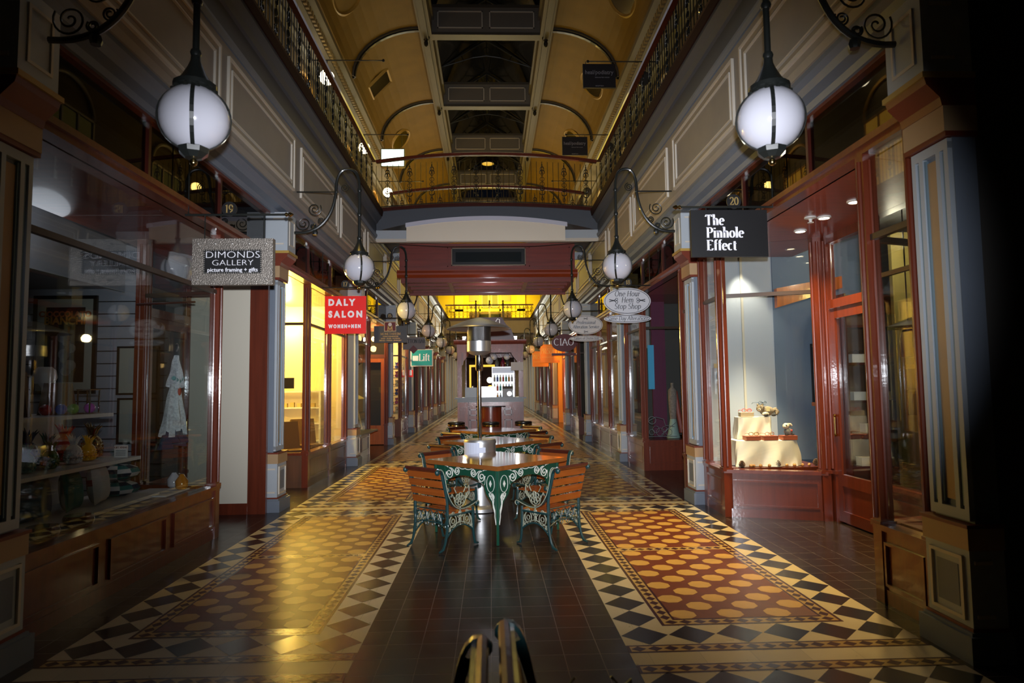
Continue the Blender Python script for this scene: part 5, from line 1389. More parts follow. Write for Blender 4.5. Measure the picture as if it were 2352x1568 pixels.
cushion(-3.62, 5.25, .578, .58, .33, .14, .12, -1.45, (SL, WH_), 'slate cushion printed with white crosses, standing under the vases', cross)
cushion(-3.58, 5.70, .578, .30, .33, .14, .12, -1.35, (TL, WH_), 'teal and white mottled cushion between crosses and red patterned cushions', tri)
cushion(-3.56, 6.05, .578, .34, .34, .15, .12, -1.3, (WH_, RD), 'white cushion printed with pink red crosses', redx)
def flatc(x, y, z, label, cols, yaw):
    tt = thing('cushion', (x, y, z), label, 'cushion', 'folded triangle print cushions', rz=yaw)
    b = MB(); n = 10
    for k in range(n):
        for j in range(6):
            a0, a1 = 2*pi*k/n, 2*pi*(k+1)/n; p0, p1 = -pi/2+pi*j/6, -pi/2+pi*(j+1)/6
            f = lambda a, p: (.20*cos(p)*cos(a), .20*cos(p)*sin(a), .075+.075*sin(p))
            b.m((k+j) % 3).add([f(a0,p0),f(a1,p0),f(a1,p1),f(a0,p1)], [(0,1,2,3)])
    build('cover', b, [mat('fabric_%s' % '_'.join(str(int(q*100)) for q in c), c, .9) for c in cols], tt, smooth=True, local=True)
flatc(-3.62, 6.46, .578, 'lower navy and white triangle print cushion at the right end', (NV_, WH_, TL), .3)
flatc(-3.62, 6.46, .735, 'upper navy and white triangle print cushion at the right end', (NV_, WH_, TL), .8)
flatc(-3.52, 4.66, .578, 'lower red and yellow triangle print cushion at the left end', (RD, YL, WH_), .2)
flatc(-3.52, 4.66, .735, 'upper red and yellow triangle print cushion at the left end', (RD, YL, WH_), .9)
# things on the top shelf
PAP = mat('kraft_paper', (.16,.09,.04), .8)
for i, (y, h) in enumerate(((5.0,.34),(5.55,.26))):
    m = MB(); m.prism([(-.13,0),(.13,0),(.09,h),(-.09,h)], 'y', -.06, .06)
    o = build('paper_bag', m, PAP, None); o.location = (-3.62, y, 1.402); o.rotation_euler = (0,0,.4); o['label'] = '%s kraft paper gift bag on the top shelf' % ['taller','shorter'][i]; o['category'] = 'bag'; o['group'] = 'kraft bags on the top shelf'
for i, (x, y, c_, nm) in enumerate(((-3.5,5.22,(.5,.02,.02),'red'),(-3.5,4.75,(.2,.45,.03),'lime'),(-3.48,5.38,(.03,.08,.5),'blue'),(-3.46,5.5,(.15,.35,.08),'green'),(-3.46,5.72,(.4,.1,.4),'violet'))):
    m = MB(); m.ball((x, y, 1.402+.045), .045, 12); single('glass_paperweight', m, mat('paperweight_'+nm, c_, .08, coat=1), '%s glass paperweight on the top shelf' % nm, 'ornament', smooth=True)
m = MB()
for a in (0, .13):
    for b_ in (0, .10):
        m.tube([(-3.50+b_, 5.62+a, 1.402),(-3.50+b_, 5.62+a, 1.60)], .007, 6)
m.box(-3.51,-3.39,5.61,5.76,1.60,1.608); m.box(-3.51,-3.39,5.61,5.76,1.402,1.41)
single('acrylic_cube', m, CHROME, 'sparkling clear acrylic frame at the end of the top shelf', 'ornament')
m = MB(); m.lathe([(.07,0),(.09,.05),(.08,.11),(.05,.14)], 14, (-3.78,5.62,1.66)); m.lathe([(.05,0),(.02,.03),(.02,.22),(.05,.26)], 12, (-3.78,5.62,1.402)); single('ceramic_cup', m, WHITE, 'white frilled cup on a tall stem behind the paper bag', 'cup', smooth=True)
# posters on the far party wall (slat wall)
yw = YP(1)-.08
m = MB()
z = .3
while z < 2.9: m.box(-7.2, DX(-1,1.35), yw-.012, yw, z, z+.012); z += .165
struct('trim_6', m, mat('slatwall_groove', (.015,.016,.018), .6))
m = MB(); m.box(-6.3, -4.86, 4.2, yw-.02, 2.95, 3.64); m.box(-4.88,-4.86,4.2,yw-.02,2.90,2.95)
struct('ceiling_bulkhead', m, mat('bulkhead_paint', (.32,.34,.38), .7))
def framed(name, x0, x1, z0, z1, y, label, art, words=None, group=None, fw_=.045, mt=.11):
    tt = thing(name, ((x0+x1)/2, y, z0), label, 'picture', group); w2 = (x1-x0)/2; h = z1-z0
    m = MB(); 
    for a, b_, c, d_ in ((-w2,w2,0,fw_),(-w2,w2,h-fw_,h),(-w2,-w2+fw_,fw_,h-fw_),(w2-fw_,w2,fw_,h-fw_)): m.box(a, b_, -.04, 0, c, d_)
    build('frame', m, BLACK, tt, local=True)
    m = MB(); m.box(-w2+fw_, w2-fw_, -.02, 0, fw_, h-fw_); mo = build('mount', m, mat('buff_mount', (.35,.36,.30), .7), tt, local=True)
    m = MB(); m.box(-w2+fw_+mt, w2-fw_-mt, -.026, -.020, fw_+mt, h-fw_-mt); build('print', m, art, tt, local=True)
    if words:
        for q_, zz, hh, c_ in words: txt(None, tt, q_, hh, 0, -.030, zz, c_, 'sans', name='lettering', bold=.004)
    return tt
tt = framed('framed_poster', -6.02, -5.20, 1.56, 2.86, yw-.015, 'large black framed vintage chocolate poster on the slat wall', mat('black_poster', (.012,.010,.010), .5), (('CIOCCOLATO', 1.02, .075, mat('poster_orange', (.30,.09,.03), .6)), ('BIANCHI', .92, .10, mat('poster_yellow', (.32,.16,.02), .6))))
m = MB()
for i in range(7): m.ball((.05*sin(i*1.9)+.03, -.030, .30+.075*i), .07+.02*sin(i*2.3), 10, 1, .06, .9)
build('painted_figure', m, mat('poster_grey_figure', (.14,.14,.14), .7, noise=(14,.6)), tt, local=True)
tt = framed('framed_print', -4.92, -4.38, 1.54, 2.18, yw-.015, 'upper of two small black framed prints behind the door post', mat('pale_print', (.32,.34,.31), .7), group='small framed prints', fw_=.025, mt=.12)
m = MB(); m.ball((0,-.03,.30), .05, 10, .7, .1, 1.4); build('leaf_motif', m, mat('print_green', (.02,.08,.03), .8), tt, local=True)
tt = framed('framed_print', -4.90, -4.37, .90, 1.50, yw-.015, 'lower of two small black framed prints behind the door post', mat('pale_print', (.32,.34,.31), .7), group='small framed prints', fw_=.025, mt=.12)
m = MB(); m.box(.02,.05,-.032,-.027,.22,.36); build('ink_motif', m, INK, tt, local=True)
# apron on a hook inside the window
tt = thing('hanging_apron', (-3.32, 6.95, 1.02), 'floral white fabric apron hanging from a hook inside the shop window', 'apron')
m = MB(); m.tube([(0,0,1.10-.12)]+[(0,.03*cos(a),1.03+.035*sin(a)) for a in [radians(-90+i*25) for i in range(10)]], .006, 6); build('hook', m, STEEL, tt, local=True)
def cloth_tier(z0, z1, w0, w1, ph):
    b = MB(); n = 26
    def pt(i, t):
        u = (i/n-.5); w_ = w0+(w1-w0)*t; return (.05*sin(u*22+ph)*(.3+t), u*w_*2*.5+.01*sin(t*9+i), z1+(z0-z1)*t+.03*sin(u*9+ph)*t)
    for j in range(8):
        for i in range(n): b.add([pt(i,j/8),pt(i+1,j/8),pt(i+1,(j+1)/8),pt(i,(j+1)/8)], [(0,1,2,3)])
    return b
FLOR = mat('floral_cotton', (.42,.46,.46), .85, noise=(40,.75)); 
build('bodice', cloth_tier(.62,.94,.06,.22,.5), mat('pale_floral_cotton', (.45,.47,.48), .85, noise=(55,.6)), tt, smooth=True, local=True)
build('skirt', cloth_tier(.12,.64,.22,.50,1.2), FLOR, tt, smooth=True, local=True)
build('hem_frill', cloth_tier(.0,.16,.42,.52,2.0), mat('navy_cotton', (.02,.03,.06), .85), tt, smooth=True, local=True)
m = MB(); m.tube([(.02,-.10,.70),(.03,0,.66),(.02,.10,.70)], .022, 8); build('waist_tie', m, mat('teal_cotton', (.15,.33,.32), .85), tt, smooth=True, local=True)
m = MB(); m.ball((.03,.02,.56), .035, 8, .4, 1, 1.3); build('red_motif', m, mat('red_cotton', (.4,.04,.02), .8), tt, smooth=True, local=True)
# hanging rail inside the recess door with clips, little glass ornaments on the window bed
m = MB(); m.tube([(-3.12,6.9,2.52),(-3.8,7.05,2.52)], .012, 6); single('display_rail', m, DKW, 'dark display rail with clips hanging above the apron', 'rail')
for i, (x, y, c_, nm) in enumerate(((-3.25,6.98,(.5,.18,.01),'amber'),(-3.4,7.12,(.5,.5,.52),'clear'))):
    m = MB(); m.lathe([(.03,0),(.06,.03),(.065,.10),(.03,.15),(.02,.17)], 14, (x, y, .545)); single('glass_vase', m, mat('vase_'+nm, c_, .08, coat=1), 'small %s glass vase on the window bed by the corner post' % nm, 'vase', smooth=True)
m = MB(); m.box(-3.62,-3.2,6.55,7.05,.545,.56); single('white_tray', m, WHITE, 'flat white sheet lying on the window bed', 'tray')
for i, y in enumerate((4.75, 5.15)):
    m = MB(); m.lathe([(.05,0),(.10,.03),(.11,.07),(.10,.10)], 18, (-3.17, y, .545)); single('brown_bowl', m, mat('brown_glaze', (.06,.02,.008), .15, coat=1), 'dark brown glazed bowl on the window bed, %s' % ['nearer the left edge','farther from the left edge'][i], 'bowl', smooth=True)

# ================================================================== OPTICIAN DISPLAY (right)
m = MB(); m.box(2.92, 4.1, 7.86, 8.60, .50, .565); struct('floor_window_display', m, RED)
# pale lit reveal, blue wall, timber beam, white board
m = MB(); m.box(3.84, 4.9, 8.60, 8.70, .565, 3.66); struct('wall_display_blue', m, SHOPB)
m = MB(); m.box(2.95, 3.84, 8.62, 8.70, .565, 3.66); struct('wall_display_pale', m, mat('pale_display_wall', (.36,.39,.43), .7))
m = MB(); m.box(3.40, 3.43, 8.60, 8.62, .565, 3.66); struct('trim_7', m, mat('pale_display_edge', (.45,.42,.34), .7))
m = MB(); m.prism([(3.85,2.60),(4.75,2.86),(4.75,3.02),(3.85,2.86)], 'y', 8.50, 8.58); single('timber_beam', m, ORW, 'short orange timber beam crossing the blue wall inside the optician', 'beam')
m = MB(); m.box(4.32,4.66,8.52,8.56,1.33,2.10); o = single('whiteboard', m, WHITE, 'white board with black edge on the slate blue wall', 'board')
m = MB(); m.box(-.19,-.17,-.025,.02,-.01,.78); build('board_edge', m, BLACK, o, local=True)
m = MB(); m.box(-.20,.18,-.06,.02,-.05,0); build('ledge', m, ORW, o, local=True)
m = MB(); m.box(3.0,3.10,8.60,8.615,1.80,1.86); single('wall_label', m, mat('buff_label', (.5,.38,.15), .6), 'small buff label on the pale wall of the display window', 'label')
# draped cloth: lower tier and upper tier
def drape(name, cx, cy, wx, wy, z0, z1, label, seed, flare=.05):
    b = MB(); n = 56; rnd = random.Random(seed); ph = [rnd.random()*6 for _ in range(4)]
    def per(i):
        t = (i % n)/n*4; k = int(t); f = t-k; c = [(-1,-1),(1,-1),(1,1),(-1,1)]; a, d_ = c[k], c[(k+1) % 4]
        u, v = a[0]+(d_[0]-a[0])*f, a[1]+(d_[1]-a[1])*f; L_ = max(1, (u*u+v*v)**.5/1.25); return u/L_, v/L_
    rows = 10
    def pt(i, j):
        u, v = per(i); t = j/rows; a = (i % n)/n*2*pi
        w_ = flare*t*(1+.8*sin(a*7+ph[0])+.5*sin(a*12+ph[1])) + .012*sin(a*9+t*5+ph[2])*t
        return (cx+u*(wx/2+w_), cy+v*(wy/2+w_), z1+(z0-z1)*t - (.012*sin(a*4+ph[3])*t if j < rows else 0))
    for j in range(rows):
        for i in range(n): b.add([pt(i,j),pt(i+1,j),pt(i+1,j+1),pt(i,j+1)], [(0,1,2,3)])
    b.add([pt(i,0) for i in range(n)], [tuple(range(n))])
    return single(name, b, CLOTH, label, 'cloth', 'cream satin drapes in the optician window', smooth=True)
drape('draped_cloth', 3.42, 8.17, .76, .44, .57, .88, 'large cream satin cloth draped over the lower display block', 3, .035)
drape('draped_cloth', 3.36, 8.27, .42, .20, .885, 1.16, 'smaller cream satin cloth draped over the upper display block', 5, .012)
BX = mat('terracotta_box', (.32,.075,.03), .5); CBX = mat('cream_card_box', (.62,.50,.30), .6)
def specs(x, y, z, c_, label, rz=0):
    tt = thing('spectacles', (x, y, z), label, 'glasses', 'spectacles on display boxes', rz=rz)
    b = MB()
    for q in (-1, 1): b.ring((q*.034,0,.022), .027, .0032, 'y', 18, 6, 1.05, .78)
    b.tube([(-.008,0,.028),(0,0,.032),(.008,0,.028)], .003, 6); build('front_frame', b, c_, tt, smooth=True, local=True)
    for q in (-1, 1):
        b = MB(); b.tube([(q*.063,0,.026),(q*.064,.06,.026),(q*.062,.11,.022),(q*.060,.13,.006)], .0024, 5); build('temple', b, c_, tt, smooth=True, local=True)
def dbox(name, x, y, z, w_, h, m_, label, d_=.13):
    b = MB(); b.box(x-w_/2, x+w_/2, y-d_/2, y+d_/2, z, z+h); o = single(name, b, m_, label, 'box', 'display boxes'); 
    b = MB(); b.box(-w_/2-.003, w_/2+.003, -d_/2-.003, d_/2+.003, h, h+.006); build('lid', b, m_, o, local=True); return o
for i, (x, lab) in enumerate(((3.24,'left terracotta box on the lower cloth'),(3.46,'middle terracotta box on the lower cloth'),(3.70,'right terracotta box on the lower cloth, under the grey plush dog'))):
    dbox('display_box', x, 8.02, .886, .18, .045, BX, lab)
specs(3.26, 8.0, .94, mat('gold_wire_frame', (.5,.30,.06), .25, metal=.8), 'thin gold spectacles on the left terracotta box')
specs(3.46, 8.0, .94, mat('tortoise_frame', (.30,.10,.02), .25), 'tortoiseshell spectacles on the middle terracotta box', .2)
dbox('display_box', 3.26, 8.22, 1.166, .17, .05, CBX, 'cream card box on the upper cloth under red spectacles', .08)
specs(3.27, 8.22, 1.224, mat('red_frame', (.65,.04,.03), .3), 'red spectacles on the cream card box')
FUR = mat('grey_brown_plush', (.20,.15,.09), .95, bump=(120,1), noise=(9,.5)); FURL = mat('cream_plush', (.60,.50,.34), .95, bump=(120,1)); FURD = mat('charcoal_plush', (.03,.025,.02), .95, bump=(120,1))
tt = thing('plush_toy', (3.50, 8.24, 1.168), 'furry brown plush raccoon lying on the upper cloth with blue spectacles', 'soft toy')
b = MB(); b.ball((.04,0,.065), .075, 16, 1.25, .8, .85); b.ball((-.045,-.01,.10), .055, 14, 1, .9, .85); build('body', b, FUR, tt, smooth=True, local=True)
b = MB(); b.ball((-.07,-.035,.085), .024, 10, 1, 1.1, .8); b.ball((.0,-.05,.03), .035, 10, 1.4, .6, .8); build('muzzle_and_belly', b, FURL, tt, smooth=True, local=True)
b = MB()
for p in ((-.055,-.045,.115),(-.025,-.045,.112)): b.ball(p, .016, 8, 1, .7, .8)
b.ball((-.085,-.055,.09), .009, 8); build('eye_patch', b, FURD, tt, smooth=True, local=True)
for p in ((-.075,0,.145),(-.015,0,.145)):
    b = MB(); b.ball(p, .017, 8, 1, .5, 1); build('ear', b, FUR, tt, smooth=True, local=True)
for p in ((.0,-.06,.015),(.10,-.06,.02)):
    b = MB(); b.ball(p, .024, 8, 1.5, 1, .8); build('paw', b, FURD, tt, smooth=True, local=True)
b = MB(); b.tube([(.11,0,.07),(.15,0,.08),(.165,-.02,.05),(.15,-.03,.02)], [.03,.034,.03,.014], 8); build('tail', b, FUR, tt, smooth=True, local=True)
b = MB(); b.box(.0,.045,-.078,-.074,.065,.115); build('swing_tag', b, mat('tag_card', (.6,.52,.25), .6), tt, local=True)
specs(3.475, 8.215, 1.318, mat('blue_frame', (.03,.08,.14), .3), 'dark blue spectacles pushed up on the plush raccoon head', .3)
tt = thing('plush_toy', (3.70, 8.03, .940), 'small grey and cream plush dog in a patchwork coat sitting on the right box', 'soft toy')
b = MB(); b.ball((.01,0,.045), .05, 14, 1.1, .8, .9); build('coat', b, mat('patchwork_coat', (.16,.16,.15), .9, noise=(35,.8)), tt, smooth=True, local=True)
b = MB(); b.ball((-.02,-.01,.115), .038, 14, 1.1, .9, .95); b.ball((-.045,-.03,.105), .020, 8); build('head', b, FURL, tt, smooth=True, local=True)
b = MB(); b.ball((-.03,-.04,.122), .010, 8); b.ball((-.062,-.045,.105), .007, 8); build('eye', b, FURD, tt, smooth=True, local=True)
for q in (0, 1):
    b = MB(); b.tube([(.0,-.01+.03*q,.14),(.035,-.01+.03*q,.135),(.055,-.01+.03*q,.115)], [.010,.016,.010], 6); build('ear', b, FURL if q == 0 else FURD, tt, smooth=True, local=True)
for p in ((-.03,-.04,.012),(.05,-.035,.012)):
    b = MB(); b.ball(p, .018, 8, 1.4, 1, .7); build('paw', b, FURD, tt, smooth=True, local=True)
b = MB(); b.ball((.035,-.04,.06), .014, 8, 1, .5, 1); build('red_patch', b, mat('red_patch', (.5,.06,.04), .9), tt, smooth=True, local=True)
# pine cones and walnuts along the sill
def cone_toy(x, y, label, z=.567):
    tt = thing('pine_cone', (x, y, z), label, 'pine cone', 'pine cones on the window ledges')
    b = MB(); b.lathe([(.008,.0),(.02,.01),(.022,.035),(.012,.06),(.004,.07)], 10); build('core', b, FURD, tt, smooth=True, local=True)
    b = MB()
    for j in range(6):
        for k in range(9):
            a = 2*pi*(k+.5*(j % 2))/9; r = [.030,.036,.036,.031,.024,.014][j]; zz = .010+.012*j
            b.tube([(r*.4*cos(a),r*.4*sin(a),zz),(r*cos(a),r*sin(a),zz+.006),(r*1.05*cos(a),r*1.05*sin(a),zz+.012)], [.004,.006,.002], 4)
    build('scales', b, mat('cone_scale', (.12,.06,.025), .7), tt, local=True, kind='stuff')
for x, y, lab in ((3.06,7.90,'pine cone at the left of the angled window sill'),(3.50,7.90,'pine cone in the middle of the sill'),(4.02,7.98,'pine cone at the right end of the sill')): cone_toy(x, y, lab)
NUT = mat('walnut_shell', (.42,.20,.05), .6, bump=(90,.8))
nutn = ['first','second','third','fourth','fifth','sixth','seventh','eighth']
for i, (x, y) in enumerate(((3.17,7.90),(3.21,7.91),(3.29,7.90),(3.40,7.90),(3.62,7.91),(3.72,7.92),(3.82,7.92),(3.91,7.93))):
    b = MB(); b.ball((0,0,.018), .019, 12, 1.15, 1, .95); o = build('walnut', b, NUT, None, smooth=True)
    b = MB(); b.ring((0,0,.018), .0215, .0018, 'y', 16, 4, 1.02, .92); build('seam', b, mat('walnut_seam', (.25,.11,.03), .7), o, local=True)
    o.location = (x, y, .566); o.rotation_euler = (0,0,i*1.1); o['label'] = 'brown walnut on the display sill, %s counted from the left' % nutn[i]; o['category'] = 'nut'; o['group'] = 'walnuts along the sill'
# shelving seen through the door
def unit(x, y, label, lev, wd=.55):
    tt = thing('shelving_unit', (x, y, .001), label, 'shelves', 'dark shelving in the optician shop')
    for q in (-1, 1):
        b = MB(); b.box(q*wd/2-.02*(q > 0), q*wd/2+.02*(q < 0), -.14, .14, 0, 2.7); build('upright', b, DKW, tt, local=True)
    b = MB(); b.box(-wd/2, wd/2, .12, .14, 0, 2.7); build('back_panel', b, mat('brown_veneer', (.10,.05,.028), .5, wood=(3,3,14)), tt, local=True)
    for z in lev:
        b = MB(); b.box(-wd/2+.02, wd/2-.02, -.14, .12, z-.03, z); build('shelf_board', b, DKW, tt, local=True)
LEV = (.40, .96, 1.42, 1.98, 2.35, 2.68)
unit(4.86, 8.05, 'dark shelving unit seen through the optician door', (.55,.96,1.36,1.83,2.30,2.68), .85)
WBX = mat('white_card_box', (.55,.55,.52), .6)
sh = [(.55,4.68,'white'),(.96,4.75,'white'),(1.36,4.62,'white'),(1.36,4.92,'cream'),(1.83,4.62,'white'),(1.83,4.84,'cream'),(.55,4.92,'cream')]
for i, (z, x, nm) in enumerate(sh):
    dbox('display_box', x, 7.99, z+.003, .22 if nm == 'white' else .12, .10, WBX if nm == 'white' else CBX, '%s card box on shelving behind the door, %s level' % (nm, {.55:'lowest',.96:'second',1.36:'third',1.83:'fourth'}[z]))
specs(4.62, 7.97, 1.943, BLACK, 'black sunglasses on a white box, fourth shelf behind the door'); specs(4.84, 7.97, 1.943, mat('amber_frame', (.4,.12,.02), .3), 'amber sunglasses on a cream box behind the door')
tt = thing('head_ornament', (4.80, 7.97, 1.363), 'lime green head shaped ornament on the third shelf behind the door', 'ornament')
b = MB(); b.lathe([(.035,0),(.04,.01),(.025,.05),(.028,.08)], 12); b.ball((0,0,.15), .055, 14, .85, 1, 1.25); b.ball((0,-.055,.14), .012, 8); build('bust', b, mat('lime_glaze', (.30,.50,.03), .4), tt, smooth=True, local=True)
b = MB(); b.ball((-.02,-.05,.165), .008, 6); b.ball((.02,-.05,.165), .008, 6); build('eye', b, BLACK, tt, local=True)
# near display window beside the right pilaster
m = MB(); m.box(2.96, 4.0, 4.2, 4.68, .50, .565); struct('floor_window_display', m, RED)
drape('draped_cloth', 3.32, 4.46, .34, .26, .57, .64, 'low crumpled cream cloth in the window beside the right pilaster', 9, .03)
cone_toy(3.12, 4.60, 'pine cone beside the crumpled cloth, near the right pilaster', .567)
tt = thing('plush_toy', (3.20, 4.52, .645), 'grey and white plush animal with a tag, half hidden by the right pilaster', 'soft toy')
b = MB(); b.ball((0,0,.07), .06, 14, 1, 1, 1.25); build('body', b, mat('blue_grey_plush', (.30,.34,.36), .95, bump=(120,1)), tt, smooth=True, local=True)
b = MB(); b.ball((0,-.01,.18), .045, 14, 1, 1, .95); build('head', b, FURL, tt, smooth=True, local=True)
b = MB()
for p in ((-.018,-.045,.19),(.018,-.045,.19),(0,-.056,.172)): b.ball(p, .008, 6)
build('eye', b, FURD, tt, smooth=True, local=True)
for q in (-1, 1):
    b = MB(); b.ball((q*.036,0,.215), .018, 8); build('ear', b, FURD, tt, smooth=True, local=True)
m = MB(); m.box(4.87, 5.9, 7.6, 7.66, 0, 3.4); single('veneer_screen', m, mat('olive_veneer', (.22,.17,.05), .5, wood=(8,8,.8)), 'tall pale veneer screen behind the near display window', 'screen')
for i, z in enumerate((1.19, 1.49, 1.79)):
    m = MB(); m.box(4.97, 5.14, 7.575, 7.60, z, z+.25); single('leather_plaque', m, mat('brown_leather_panel', (.035,.022,.012), .5), '%s dark panel mounted on the veneer screen' % ['lowest','middle','topmost'][i], 'panel', 'dark panels on the veneer screen')
tt = thing('hanging_lamp', (4.5, 6.8, 2.05), 'black disc shaped lamp hanging behind the near display window', 'lamp')
b = MB(); b.lathe([(.0,.20),(.05,.19),(.20,.14),(.32,.12),(.30,.115),(.05,.15)], 24); b.tube([(0,0,.19),(0,0,1.61)], .008, 6); build('shade', b, BLACK, tt, smooth=True, local=True)
b = MB(); b.lathe([(.08,-.2),(.085,0),(.04,.14)], 16); build('lamp_body', b, BLACK, tt, smooth=True, local=True)

# ================================================================== TAILOR, CAFE, SALON, COIN SHOP INTERIORS
m = MB(); m.box(3.32, 3.60, 13.2, 13.26, .5, 3.5); single('plum_screen', m, SHOPP, 'plum coloured upright screen inside the tailor window', 'screen')
m = MB(); m.box(2.95, 3.30, 13.3, 13.34, 2.35, 3.5); single('pale_blind', m, mat('pale_blind', (.28,.30,.32), .8), 'pale grey blind at the top left of the tailor window', 'blind')
m = MB(); m.box(3.22, 3.34, 13.12, 13.16, 1.5, 2.4); o = single('blue_banner', m, mat('blue_banner', (.06,.30,.50), .6, emit=(.05,.4,.8), es=.12), 'narrow vertical light blue banner inside the tailor window', 'banner')
m = MB(); m.box(2.95, 3.95, 12.3, 13.3, .50, .56); struct('floor_window_display', m, DKW)
tt = thing('dress_form', (3.55, 12.6, .562), 'striped fabric dress form with pale tail hem in the tailor window', 'dress form')
b = MB(); b.lathe([(.13,.0),(.10,.12),(.07,.30),(.06,.36)], 18); build('skirt', b, mat('mint_satin', (.30,.42,.38), .5), tt, smooth=True, local=True)
b = MB(); b.lathe([(.06,.36),(.075,.5),(.085,.75),(.08,.92),(.03,.98),(.03,1.06)], 18); build('torso', b, mat('striped_tweed', (.25,.20,.17), .8, noise=(30,.6)), tt, smooth=True, local=True)
b = MB(); b.tube([(.07,0,.9),(.10,-.03,.5),(.17,-.02,.1)], [.03,.05,.06], 8); build('red_sash', b, mat('brick_satin', (.30,.06,.04), .5), tt, smooth=True, local=True)
tt = thing('glass_engraving', (3.20, 12.17, .60), 'white line drawing of sewing machine on the tailor window glass', 'window drawing')
b = MB()
for q in range(5): b.ring((-.18+.08*q, 0, .10+.05*(q % 2)), .05+.012*(q % 3), .004, 'y', 16, 4)
b.tube([(-.25,0,.30),(-.1,0,.38),(.05,0,.34),(.08,0,.22),(.25,0,.20)], .006, 4); b.tube([(-.25,0,.02),(.3,0,.02)], .005, 4); b.tube([(.0,0,.05),(.28,0,.28)], .005, 4); b.ring((-.17,0,.32), .07, .006, 'y', 16, 4)
build('line_work', b, mat('etched_white', (.25,.27,.28), .7), tt, local=True)
# cafe
for i, (y, lab) in enumerate(((14.9,'tall dark espresso machine on the cafe counter, nearest window'),)):
    tt = thing('espresso_machine', (3.9, y, 1.0), lab, 'coffee machine')
    b = MB(); b.box(-.2,.2,-.2,.2,0,.35); build('body', b, BLACK, tt, local=True); b = MB(); b.lathe([(.07,.35),(.09,.6),(.03,.62)], 14); build('bean_hopper', b, mat('smoked_hopper', (.1,.07,.05), .2), tt, smooth=True, local=True)
m = MB(); m.box(3.5, 4.3, 14.2, 18.2, 0, .97); m.box(3.45, 4.35, 14.15, 18.25, .97, 1.0); single('cafe_counter', m, BRW, 'brown timber counter inside the cafe windows', 'counter')
m = MB(); m.box(5.98, 6.055, 15.0, 17.6, 1.5, 2.6); single('menu_board', m, mat('cream_menu_board', (.5,.40,.26), .7), 'cream menu board on the back wall of the cafe', 'menu board')
# salon
tt = thing('shelving_unit', (-3.95, 13.55, .001), 'white shelving with small product boxes in the salon window', 'shelves')
for q in (-.45, .45):
    b = MB(); b.box(q-.02, q+.02, -.15, .10, 0, 1.55); build('upright', b, WHITE, tt, local=True)
for z in (.55, .9, 1.22, 1.55):
    b = MB(); b.box(-.43, .43, -.15, .10, z-.03, z); build('shelf_board', b, WHITE, tt, local=True)
for i in range(5):
    m = MB(); m.box(-4.25+i*.14, -4.17+i*.14, 13.42, 13.50, 1.224, 1.30+.02*(i % 2)); o = single('product_box', m, mat('tan_carton', (.5,.35,.12), .6), 'small carton on the salon shelf, %s from the left' % nutn[i], 'box', 'cartons on the salon shelf')
for i, (y, z) in enumerate(((12.35, .60), (11.3, .60))):
    tt = thing('salon_chair', (-3.45, y, .001), 'brown tilted salon chair %s' % ['behind the middle window pane','behind the first window pane'][i], 'chair', 'salon chairs in the yellow window', rz=.6)
    b = MB(); b.box(-.22,.22,-.22,.22,.48,.56); build('seat', b, mat('brown_leather', (.10,.05,.02), .4), tt, local=True)
    b = MB(); b.prism([(.14,.56),(.20,.56),(.36,1.0),(.29,1.02)], 'x', -.22, .22); build('backrest', b, mat('brown_leather', (.10,.05,.02), .4), tt, local=True)
    b = MB(); b.lathe([(.22,0),(.22,.02),(.04,.05),(.035,.48)], 18); build('pedestal', b, CHROME, tt, smooth=True, local=True)
m = MB(); m.box(-6.14,-6.08,11.2,11.9,.9,2.6); single('wall_mirror', m, mat('brown_mirror_panel', (.18,.09,.04), .3), 'tall brown panel on the yellow salon wall', 'mirror')
for i, z in enumerate((.95, 1.5, 2.05)):
    m = MB(); m.box(-6.14,-6.09,12.9,13.25,z,z+.42); single('dark_picture', m, mat('dark_picture_panel', (.06,.04,.03), .5), 'dark small panel on the salon back wall, %s' % ['lowest','middle','topmost'][i], 'panel', 'small panels in the salon')
m = MB(); m.box(-3.46,-3.30,10.95,11.0,1.60,1.78); single('wall_monitor', m, BLACK, 'small black monitor box in the first salon pane', 'monitor')
# coin shop sill, yellow awning sheet, leaning gilt frame
m = MB(); m.box(-3.5,-2.78,14.02,16.05,.56,.60); single('stone_sill', m, mat('grey_stone', (.22,.21,.19), .6, noise=(20,.4)), 'weathered stone sill projecting below the coin shop window', 'sill')
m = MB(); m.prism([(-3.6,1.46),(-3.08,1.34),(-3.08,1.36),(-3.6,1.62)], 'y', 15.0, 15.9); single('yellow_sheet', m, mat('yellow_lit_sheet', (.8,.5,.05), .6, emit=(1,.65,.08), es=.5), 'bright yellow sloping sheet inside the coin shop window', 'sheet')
tt = thing('gilt_frame', (-3.06, 15.2, .61), 'gilt edged frame leaning inside the coin shop window', 'frame')
b = MB()
b.tube([(0,-.35,.62),(0,.35,.02)], .02, 6); b.tube([(-.25,-.35,.62),(0,-.35,.62)], .02, 6); build('glowing_gilt_edge', b, mat('glowing_gilt_edge', (.7,.45,.08), .3, metal=.5, emit=(1,.6,.1), es=.15), tt, local=True)  # gilt made to glow a little by its material
b = MB(); b.add([(-.25,-.35,.62),(0,-.35,.62),(0,.35,.02),(-.25,.35,.02),(-.25,-.35,.60),(0,-.35,.60),(0,.35,.0),(-.25,.35,.0)], [(0,1,2,3),(7,6,5,4),(0,4,5,1),(1,5,6,2),(2,6,7,3),(3,7,4,0)]); build('panel', b, BLACK, tt, local=True)
